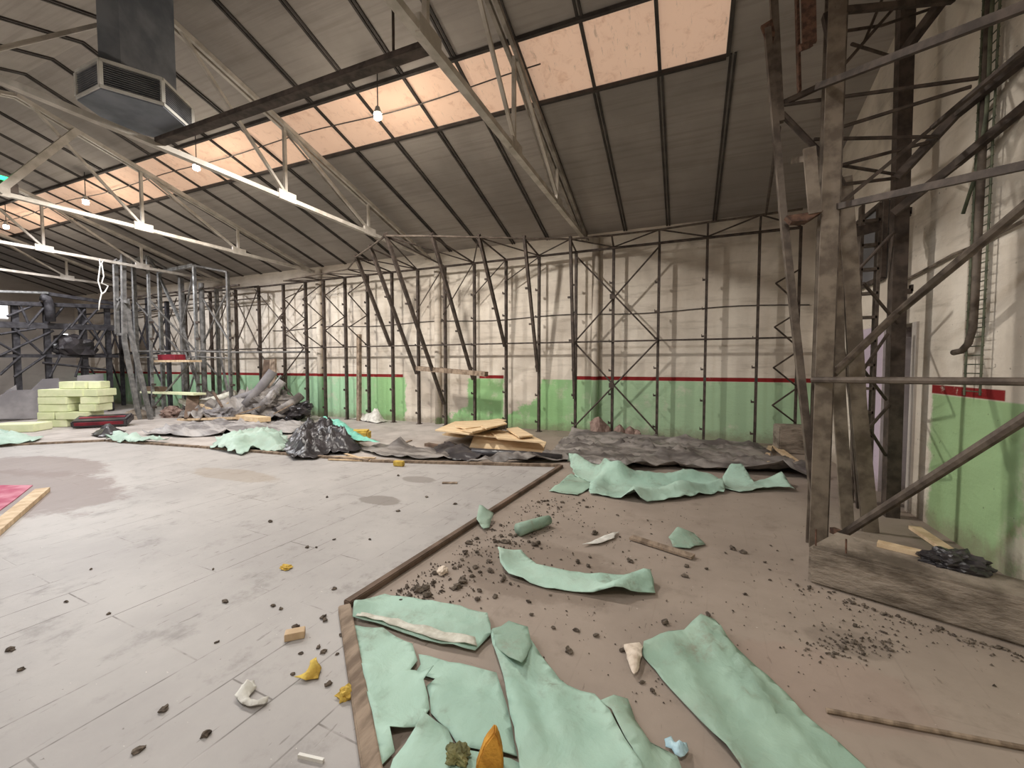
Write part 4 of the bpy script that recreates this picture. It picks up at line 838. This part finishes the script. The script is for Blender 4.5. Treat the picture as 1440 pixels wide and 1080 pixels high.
mb = MB(); q = FP(665, 610); mb.box((q.x + 0.1, q.y, 0.08), (0.7, 0.25, 0.14)); mb.box((q.x + 0.5, q.y + 0.1, 0.17), (0.4, 0.4, 0.1)); tag(mb.build('crate', M['wood_brown']), 'dark timber crate under the plywood pile', 'crate')
a, b = FP(600, 625, 0.03), FP(642, 632, 0.03); mb = MB(); mb.bar(a, b, 0.12, 0.06); tag(mb.build('plank', M['wood_brown']), 'brown plank end sticking out left of the plywood pile', 'plank')
# battens forming the floor edge
BL = ['nearest worn batten running along the pale floor edge, bottom centre', 'long batten running diagonally from the corner towards the mint heap', 'level grey batten in front of the plywood pile', 'grey batten in front of the black plastic heap', 'thin batten on the floor edge left of the heap', 'thin batten on the floor edge at far left']
BW = [0.075, 0.06, 0.07, 0.07, 0.07, 0.07]; BM = ['wood_old', 'wood_brown', 'wood_old', 'wood_old', 'wood_old', 'wood_old']
sp = [Vector((p.x, p.y, 0)) for p in strip_pts]
sp2 = [sp[0], sp[2], sp[3], sp[4], sp[5], sp[6], sp[7]]
for i in range(6):
    a, b = sp2[i], sp2[i + 1]; d = (b - a).normalized() * 0.02; z = 0.024
    mb = MB(); mb.bar(a + d + Vector((0, 0, z)), b - d + Vector((0, 0, z)), BW[i], 0.045); tag(mb.build('batten', M[BM[i]], None, 0.006), BL[i], 'batten')
# foam block stack
FB = FP(100, 606); fb = Vector((-14.95, 5.8, 0)); th = 0.195
fr = rotz(math.radians(28))
blocks = []
def fblock(x, y, lay, L, D, ang, lab):
    x, L = x * 0.72, L * 0.7; mb = MB(); q = fr @ Vector((x, y, 0)); R_ = fr @ rotz(math.radians(ang))
    mb.box((fb.x + q.x, fb.y + q.y, lay * th + th / 2), (L, D, th - 0.008), R_); tag(mb.build('foam_block', M['foam_green'], None, 0.012), lab, 'foam block', 'pale green foam blocks')
BS = [(-0.55, -0.95, 0, 1.3, 0.55, 8, 'long pale green foam block lying in front of the stack'), (-0.35, -0.1, 0, 1.0, 0.5, 0, 'pale green foam block, bottom left of the stack'), (0.72, -0.15, 0, 0.55, 0.5, 3, 'pale green foam block, bottom right of the stack'),
      (-0.55, -0.08, 1, 0.55, 0.55, 2, 'short foam block in second layer, left end'), (0.32, -0.12, 1, 1.1, 0.5, -2, 'long foam block in second layer facing the camera'),
      (-0.35, -0.05, 2, 1.0, 0.5, 1, 'foam block in third layer, left side'), (0.78, -0.05, 2, 0.6, 0.5, -3, 'foam block in third layer, right side'),
      (-0.35, -0.06, 3, 1.0, 0.5, -2, 'foam block in fourth layer, left side'), (0.80, -0.02, 3, 0.62, 0.5, 4, 'foam block in fourth layer, right side'),
      (-0.1, -0.05, 4, 1.5, 0.5, 0, 'longest foam block, fifth layer, spanning the gap'), (0.88, 0.0, 4, 0.55, 0.55, -5, 'foam block in fifth layer, right end'),
      (-0.05, 0.05, 5, 0.5, 0.45, 4, 'foam block on top of the stack, left one'), (0.42, 0.05, 5, 0.4, 0.42, -6, 'foam block on top of the stack, middle one'), (0.78, 0.08, 5, 0.38, 0.4, 10, 'foam block on top of the stack, right one')]
for b in BS: fblock(*b)
# red edged case
cs = thing('case', FP(146, 603), 'black open case with red rim lying beside the foam blocks', 'case'); a = FP(146, 600)
R_ = rotz(math.radians(48)) @ Matrix.Rotation(math.radians(14), 3, 'X')
mb = MB(); mb.box(a + Vector((0, 0, 0.16)), (1.1, 0.5, 0.18), R_); mb.build('shell', M['black_plastic'], cs, 0.03)
mb = MB(); mb.box(a + R_ @ Vector((0, -0.25, 0.02)) + Vector((0, 0, 0.16)), (0.95, 0.03, 0.08), R_); mb.box(a + R_ @ Vector((0, 0, 0.095)) + Vector((0, 0, 0.16)), (0.9, 0.1, 0.02), R_); mb.build('rim', M['red'], cs)
mb = MB(); mb.tube([a + R_ @ Vector((0.5, -0.2, 0.1)) + Vector((0, 0, .16)), a + R_ @ Vector((0.6, -0.1, 0.2)) + Vector((0, 0, .16)), a + R_ @ Vector((0.5, 0.1, 0.1)) + Vector((0, 0, .16))], 0.02, 8); mb.build('handle', M['black_plastic'], cs)
sheet('plastic_bag', 'flat black plastic bag on the floor below the case', 'bag', [(128, 613), (140, 606), (165, 605), (178, 609), (165, 614), (140, 616)], 'black_plastic', 0.03, 3, 30, 0.01, dome=0.2, edge=0.25, res=0.06)
for (p, q, m, lab) in (((-20, 584), (48, 580), 'brick', 'flat reddish board on the floor left of foam blocks'), ((20, 575), (60, 570), 'wood_old', 'flat grey board on the floor behind the reddish one')):
    a, b = FP(*p, 0.04), FP(*q, 0.04); mb = MB(); mb.bar(a, b, 0.4, 0.07); tag(mb.build('board', M[m]), lab, 'board')
# red board with timber batten, left
pts = [FP(x, y) for x, y in ((-40, 700), (-40, 684), (46, 684), (20, 705), (-12, 728))]; mb = MB(); mb.prism(pts, (0, 0, 0.012)); q = mb.build('floor_board', M['pink']); q.location.z = 0.006; tag(q, 'magenta board lying flat at left edge', 'board')
a, b = FP(60, 689, 0.035), FP(-20, 756, 0.035); mb = MB(); mb.bar(a, b, 0.13, 0.05); tag(mb.build('batten', M['wood']), 'pale timber batten lying over the magenta board', 'batten')
# debris heap at the left wall: film, planks, pipes, sacks
sheet('debris_heap', 'grey heap of crumpled sheeting piled against the rack frame', 'debris heap', [(250, 590), (268, 578), (330, 574), (380, 572), (430, 580), (436, 588), (400, 593), (330, 594), (280, 594)], 'grey_plastic', 0.06, 2, 31, 0.01, crease=0.2, csc=1.6, dome=0.5, dscale=1.1, edge=0.7, res=0.09, tear=0.1)
def stick(p, q, w, h, m, name, lab, cat, round_=False):
    mb = MB()
    if round_: mb.smooth = True; mb.tube([p, p.lerp(q, .5) + Vector((0, 0, -.03)), q], w / 2, 12)
    else: mb.bar(p, q, w, h)
    return tag(mb.build(name, M[m]), lab, cat)
YH = 8.5
stick(YP(283, 566, YH - 0.3), YP(330, 553, YH), 0.22, 0, 'tarp_back', 'roll', 'thick pale rolled sheet lying on the debris heap', 'roll', True)
stick(YP(328, 562, YH - 0.2), YP(372, 545, YH + 0.1), 0.2, 0, 'grey_panel', 'roll', 'grey rolled sheet right of the thick pale roll', 'roll', True)
stick(YP(254, 563, YH - 0.6), YP(268, 570, YH - 0.6), 0.12, 0.12, 'tarp_back', 'wood_offcut', 'white offcut poking from the heap left end', 'offcut')
stick(YP(282, 569, YH - 0.6), YP(300, 578, YH - 0.6), 0.08, 0.06, 'wood', 'plank', 'short pale plank sticking out below the thick roll', 'plank')
stick(YP(268, 588, YH - 1.0), YP(272, 556, YH - 0.6), 0.3, 0.06, 'wood_brown', 'plank', 'upright brown plank standing in the debris heap', 'plank')
stick(YP(252, 590, YH - 1.0), YP(330, 588, YH - 1.0), 0.12, 0.06, 'wood', 'plank', 'long plank on the floor before the debris heap', 'plank')
stick(YP(340, 586, YH - 0.7), YP(372, 590, YH - 1.1), 0.3, 0.12, 'ply', 'board', 'pale board end at the right foot of the heap', 'board')
stick(YP(372, 560, 9.1), YP(378, 506, 9.3), 0.4, 0.05, 'wood_brown', 'board', 'upright dark board leaning behind the heap', 'board')
stick(YP(384, 570, 9.0), YP(384, 505, 9.25), 0.25, 0.05, 'wood_old', 'board', 'narrow upright board beside the leaning dark board', 'board')
stick(YP(355, 575, 8.6), YP(395, 528, 8.8), 0.06, 0.05, 'galv', 'steel_frame_bar', 'bent pale metal bar across the heap', 'bar', True)
for i, (x, y, r, m, lab) in enumerate(((245, 583, 0.32, 'brick', 'dark red rag bundle at the left end of the heap'), (420, 572, 0.36, 'black_plastic', 'rolled dark sack at the right end of the heap'), (405, 578, 0.4, 'black_plastic', 'black sack leaning into the debris heap'), (380, 560, 0.5, 'grey_plastic', 'big grey sack on top of the debris heap'), (345, 568, 0.4, 'grey_plastic', 'grey sack in the middle of the debris heap'), (310, 578, 0.34, 'grey_panel', 'pale lumpy sack low in the debris heap'))):
    q = YP(x, y + 6, YH + (0.2 if x > 340 else -0.6)); o = blob('sack', (q.x, q.y, max(0.0, q.z - 0.1)), (r * 1.2, r * 0.8, r * 0.7), m, 40 + i, 0.6, 4); tag(o, lab, 'sack')
for (p, q, w, m, lab) in (((345, 570), (384, 522), 0.26, 'grey_panel', 'grey sheet roll leaning up the debris heap, left of the upright boards'), ((362, 578), (398, 536), 0.22, 'pale_film', 'pale sheet roll leaning across the middle of the heap'), ((392, 578), (424, 556), 0.24, 'grey_plastic', 'dark sheet roll at the right of the debris heap'), ((300, 582), (352, 560), 0.16, 'grey_plastic', 'thin dark roll lying low across the heap')):
    stick(YP(*p, YH - 0.3), YP(*q, YH + 0.25), w, 0, m, 'sheet_roll', lab, 'roll', True)
for (p, q, w, m, lab) in (((292, 584), (322, 566), 0.06, 'wood', 'pale lath sticking up from the heap beside the thick roll'), ((330, 584), (366, 572), 0.07, 'wood_old', 'grey lath lying across the heap foot'), ((312, 572), (300, 552), 0.06, 'wood_brown', 'brown lath crossing above the thick roll'), ((385, 582), (412, 568), 0.07, 'wood_old', 'grey lath against the dark sacks'), ((262, 586), (286, 572), 0.08, 'wood_brown', 'brown lath near the red rag bundle')):
    stick(YP(*p, YH - 0.75), YP(*q, YH - 0.45), w, 0.03, m, 'lath', lab, 'lath')
a, b = FP(664, 636, 0.09), FP(790, 643, 0.07); mb = MB(); mb.smooth = True; mb.tube([a, a.lerp(b, .3), a.lerp(b, .65), b], [0.08, 0.075, 0.07, 0.05], 12); tag(mb.build('film_roll', M['black_plastic']), 'dark rolled film lying along the front of the plywood pile', 'roll')
for k, (p, q, lab) in enumerate((((462, 646), (545, 649), 'longest pale lath beside the level batten, right of the black heap'), ((470, 642), (528, 644), 'second pale lath behind the longest one'), ((486, 638), (512, 646), 'short pale lath lying askew over the two laths'))):
    a, b = FP(*p, 0.02 + 0.012 * (k == 2)), FP(*q, 0.02 + 0.012 * (k == 2)); mb = MB(); mb.bar(a, b, 0.05, 0.015); tag(mb.build('lath', M['wood']), lab, 'lath')
# things by the wall foot
for i, (x, y, s, lab) in enumerate(((848, 606, 0.26, 'largest broken stone at the wall foot beside the pillar'), (853, 611, 0.16, 'reddish broken stone in front of the largest stone'), (872, 612, 0.17, 'grey brick at the wall foot, left of the dark one'), (886, 614, 0.16, 'grey brick at the wall foot in the middle'), (896, 614, 0.13, 'dark broken brick at the right end of the row'))):
    q = FP(x, y + 3); o = blob('stone', (q.x, min(q.y, 9.3), 0), (s * 0.8, s * 0.7, s * 1.2), 'brick', 60 + i, 0.25, 2); tag(o, lab, 'stone')
for (p, q, w, lab, m) in (((1078, 650), (1112, 652), 0.3, 'pale board flat on the floor near the tower', 'ply'), ((1090, 628), (1138, 664), 0.11, 'long pale plank slanting towards the tower foot', 'wood'), ((1078, 646), (1083, 628), 0.07, 'short upright plank end near the back wall', 'wood')):
    a, b = FP(*p, 0.06), FP(*q, 0.06); mb = MB(); mb.bar(a, b, w, 0.04); tag(mb.build('plank', M[m]), lab, 'plank')
mb = MB(); q = FP(1122, 640); mb.box((1.86, q.y + 0.25, 0.25), (0.6, 0.4, 0.5), rotz(0.1)); tag(mb.build('plaster_block', M['concrete'], None, 0.02), 'pale block standing by the wall behind the tower leg', 'block')
q = FP(560, 592); sheet('paper_sheet', 'crumpled pale paper leaning at the foot of the green wall', 'paper', [(517, 594), (523, 584), (538, 588), (546, 593), (530, 596)], 'paper', 0.02, 4, 33, 0.01, dome=0.5, edge=0.3, res=0.06)
a = YP(505, 595, 9.4); a.z = 0; stick(a, YP(505, 470, 9.4), 0.1, 0.1, 'wood_old', 'timber_post', 'loose timber post standing among the rack posts', 'post')
# yellow foam near the heap
q = FP(498, 620); mb = MB(); mb.box((q.x, q.y, 0.12), (0.65, 0.32, 0.22), rotz(0.5)); tag(mb.build('foam_block', M['foam_yellow'], None, 0.04), 'yellow foam block right of the black plastic heap', 'foam block')
q = FP(561, 656); mb = MB(); mb.box((q.x, q.y, 0.05), (0.17, 0.08, 0.08), rotz(0.1)); tag(mb.build('foam_block', M['foam_yellow'], None, 0.01), 'tiny yellow foam block against the level batten', 'foam block')
# fragments on the pale floor
def frag(name, px, py, r, m, seed, lab, cat, rough=0.7, sub=3, z=0.006): 
    q = FP(px, py); o = blob(name, (q.x, q.y, z), r, m, seed, rough, sub); o.rotation_euler.z = seed; return tag(o, lab, cat)
q = FP(415, 898); mb = MB(); mb.box((q.x, q.y, 0.028), (0.105, 0.06, 0.042), rotz(0.75)); tag(mb.build('wood_block', M['wood'], None, 0.003), 'small pale wood block on the pale floor near the batten', 'wood block')
sheet('foam_scrap', 'yellow foam scrap shaped like a hook on the pale floor', 'foam scrap', [(414, 960), (430, 952), (436, 935), (445, 931), (452, 945), (448, 958), (430, 962)], 'foam_yellow', 0.012, 9, 34, 0.008, dome=0.05, edge=0.05, res=0.015, tear=0.012)
frag('foam_scrap', 402, 800, (0.05, 0.035, 0.014), 'foam_yellow', 3, 'tiny yellow scrap alone on the pale floor', 'foam scrap')
frag('foam_scrap', 489, 981, (0.045, 0.035, 0.03), 'foam_yellow', 4, 'yellow foam lump touching the near batten', 'foam scrap')
sheet('paper_scrap', 'crumpled white paper curved like a letter J on the pale floor', 'paper', [(330, 985), (340, 970), (358, 962), (361, 972), (350, 985), (362, 990), (378, 986), (376, 993), (358, 1000), (340, 996)], 'paper', 0.012, 10, 35, 0.008, dome=0.045, dscale=8, edge=0.04, res=0.012, tear=0.012)
sheet('film_scrap', 'pale blue crumpled film scrap at bottom edge right of centre', 'film', [cp(*p) for p in ((1148, 945), (1170, 940), (1180, 960), (1220, 958), (1226, 980), (1200, 1008), (1182, 1000), (1172, 978), (1152, 970))], 'paper_blue', 0.01, 10, 36, 0.006, dome=0.05, dscale=8, edge=0.04, res=0.012, tear=0.01)
q = FP(688, 1085, 0.03); mb = MB(); p0 = q
def rotp(p, v): return p + v
pts = [Vector((-0.055, 0, 0)), Vector((0.055, 0.0, 0)), Vector((0.05, 0.01, 0.06)), Vector((0.035, 0.02, 0.11)), Vector((0.02, 0.03, 0.13)), Vector((-0.02, 0.02, 0.085))]
Rq = rotz(YAW); mb.prism([q + Rq @ v for v in pts], Rq @ Vector((0, 0.05, 0))); tag(mb.build('foam_wedge', M['foam_orange'], None, 0.006), 'orange foam wedge standing on the mint sheet at bottom edge', 'foam')
frag('sponge', 643, 1076, (0.05, 0.04, 0.03), 'foam_moss', 6, 'grey green sponge lump left of the orange wedge', 'sponge', 0.6, 4, 0.03)
sheet('plaster_piece', 'white pointed plaster piece beside the wide dusty sheet', 'plaster', [cp(*p) for p in ((1016, 632), (1066, 622), (1078, 640), (1060, 720), (1048, 735), (1030, 690))], 'plaster_bit', 0.008, 8, 37, 0.012, dome=0.02, edge=0.03, res=0.02)
frag('plaster_piece', *cp(424, 386), (0.05, 0.04, 0.028), 'plaster_bit', 8, 'cream plaster chip among rubble by the long batten', 'plaster', 0.4)
a, b = FP(1162, 999, 0.012), FP(1500, 1063, 0.012); mb = MB(); mb.tube([a, a.lerp(b, .5), b], 0.011, 8); tag(mb.build('stick', M['wood_old']), 'thin brown stick lying on the brown floor at bottom right', 'stick')
a, b = FP(*cp(1040, 268), 0.02), FP(*cp(1242, 332), 0.02); mb = MB(); mb.bar(a, b, 0.08, 0.02); tag(mb.build('plank', M['wood_old']), 'rubble covered batten lying mid floor right of centre', 'plank')
sheet('paper_scrap', 'thin dirty white strip left of the rubble covered batten', 'paper', [cp(*p) for p in ((880, 300), (940, 272), (1000, 254), (985, 278), (930, 296))], 'paper', 0.006, 5, 38, 0.005, res=0.03)
for (a, b, w, m, lab, nm) in (((420, 1062), (455, 1070), 0.012, 'cable_white', 'thin white strip at the bottom edge on the pale floor', 'strip'), ((622, 679), (643, 679), 0.06, 'wood_old', 'small batten offcut on the pale floor near the level batten', 'batten'), ((570, 622), (578, 619), 0.06, 'wood_old', 'small offcut on bare floor left of the plywood pile', 'batten')):
    p, q = FP(*a, 0.014), FP(*b, 0.014); mb = MB(); mb.bar(p, q, w, 0.015); tag(mb.build(nm, M[m]), lab, nm)

# rubble crumbs: one set of shapes, many copies
random.seed(11); shapes = []
for k in range(6):
    o = blob('rubble_crumb', (0, 0, 0), (0.03, 0.022, 0.016), 'rubble', 80 + k, 0.8, 2); shapes.append(o.data); bpy.data.objects.remove(o)
def crumb(px, py, s, lab, grp):
    q = FP(px, py); o = bpy.data.objects.new('rubble_crumb', random.choice(shapes)); COL.objects.link(o)
    o.location = (q.x, q.y, 0.004 if lab[0] == 'd' else 0.007); s *= 0.55; o.scale = (s, s * random.uniform(.7, 1.1), s * random.uniform(.7, 1.1)); o.rotation_euler.z = random.uniform(0, 6.3)
    tag(o, lab, 'rubble', grp)
L1, G1 = 'dark rubble crumb scattered on the brown floor', 'rubble on the brown floor'
L2, G2 = 'small dark crumb scattered on the pale floor', 'crumbs on the pale floor'
for (x, y, s) in ((835, 643, 1.6), (1150, 550, 1.8), (920, 258, 2.4), (1035, 348, 2.2), (725, 295, 2.6), (735, 290, 2.0), (625, 285, 2.2), (490, 415, 2.8), (470, 436, 2.4), (365, 440, 2.6), (345, 445, 2.6), (375, 462, 2.4), (580, 380, 2.0), (640, 288, 1.8), (510, 290, 2.0), (925, 592, 1.2), (900, 365, 1.6), (865, 352, 1.6), (1215, 398, 1.6), (1220, 365, 1.4), (1370, 308, 2.0), (1405, 320, 2.0), (705, 482, 1.2), (620, 412, 1.5), (595, 465, 1.2), (530, 368, 1.6), (520, 398, 1.4), (860, 575, 1.2), (785, 567, 1.0), (1155, 602, 1.0), (1290, 525, 1.4), (1010, 640, 1.2), (1110, 775, 1.0), (1075, 745, 1.0)):
    crumb(*cp(x, y), s, L1, G1)
for k in range(110):      # rubble gathered along the batten and fanning into the brown floor
    f = random.random(); ax, ay = 500 + 290 * f, 850 - 190 * f
    crumb(ax + 14 + random.expovariate(1 / 34.0), ay + 6 + random.expovariate(1 / 16.0), random.uniform(0.5, 1.6), L1, G1)
for k in range(40):
    crumb(random.uniform(720, 1120), random.uniform(715, 880), random.uniform(0.4, 1.0), L1, G1)
for k in range(26):
    crumb(random.gauss(1205, 28), random.gauss(905, 11), random.uniform(0.4, 1.1), L1, G1)
for k in range(34):
    f = random.random(); crumb(1118 + 300 * f, 815 + 100 * f + random.uniform(0, 10), random.uniform(0.4, 1.1), L1, G1)
for (x, y) in ((432, 771), (445, 771), (470, 830), (455, 870), (457, 874), (416, 884), (423, 921), (412, 950), (455, 919), (474, 922), (300, 802), (153, 865), (231, 1000), (195, 1058), (384, 854), (317, 848), (15, 916), (30, 944), (305, 905), (448, 912), (462, 965), (290, 1036), (128, 802), (93, 848), (395, 858), (480, 895), (470, 760), (520, 760), (560, 720), (600, 700), (640, 710), (560, 670), (460, 700), (380, 735)):
    crumb(x, y, random.uniform(0.7, 1.5) if y > 740 else 1.6, L2, G2)

# fine grit nobody could count
mb = MB(); random.seed(21)
def grit(px, py, r):
    q = FP(px, py); a = random.uniform(0, 6.28); b = a + 2.1; c = a + 4.2
    mb.add([(q.x + r * math.cos(t_), q.y + r * math.sin(t_) * 0.7, 0.003) for t_ in (a, b, c)] + [(q.x, q.y, 0.003 + r)], [(0, 1, 3), (1, 2, 3), (2, 0, 3)])
for k in range(700):
    f = random.random(); grit(500 + 290 * f + 10 + random.expovariate(1 / 40.0), 852 - 192 * f + 4 + random.expovariate(1 / 14.0), random.uniform(0.004, 0.013))
for k in range(260): grit(random.uniform(720, 1240), random.uniform(712, 1000), random.uniform(0.003, 0.008))
for k in range(160): grit(random.gauss(1200, 40), random.gauss(906, 14), random.uniform(0.004, 0.012))
for k in range(150): f = random.random(); grit(1118 + 320 * f, 822 + 100 * f + random.expovariate(1 / 8.0), random.uniform(0.004, 0.012))
tag(mb.build('floor_grit', M['rubble']), 'fine dark grit strewn over the brown floor', 'grit', None, 'stuff')
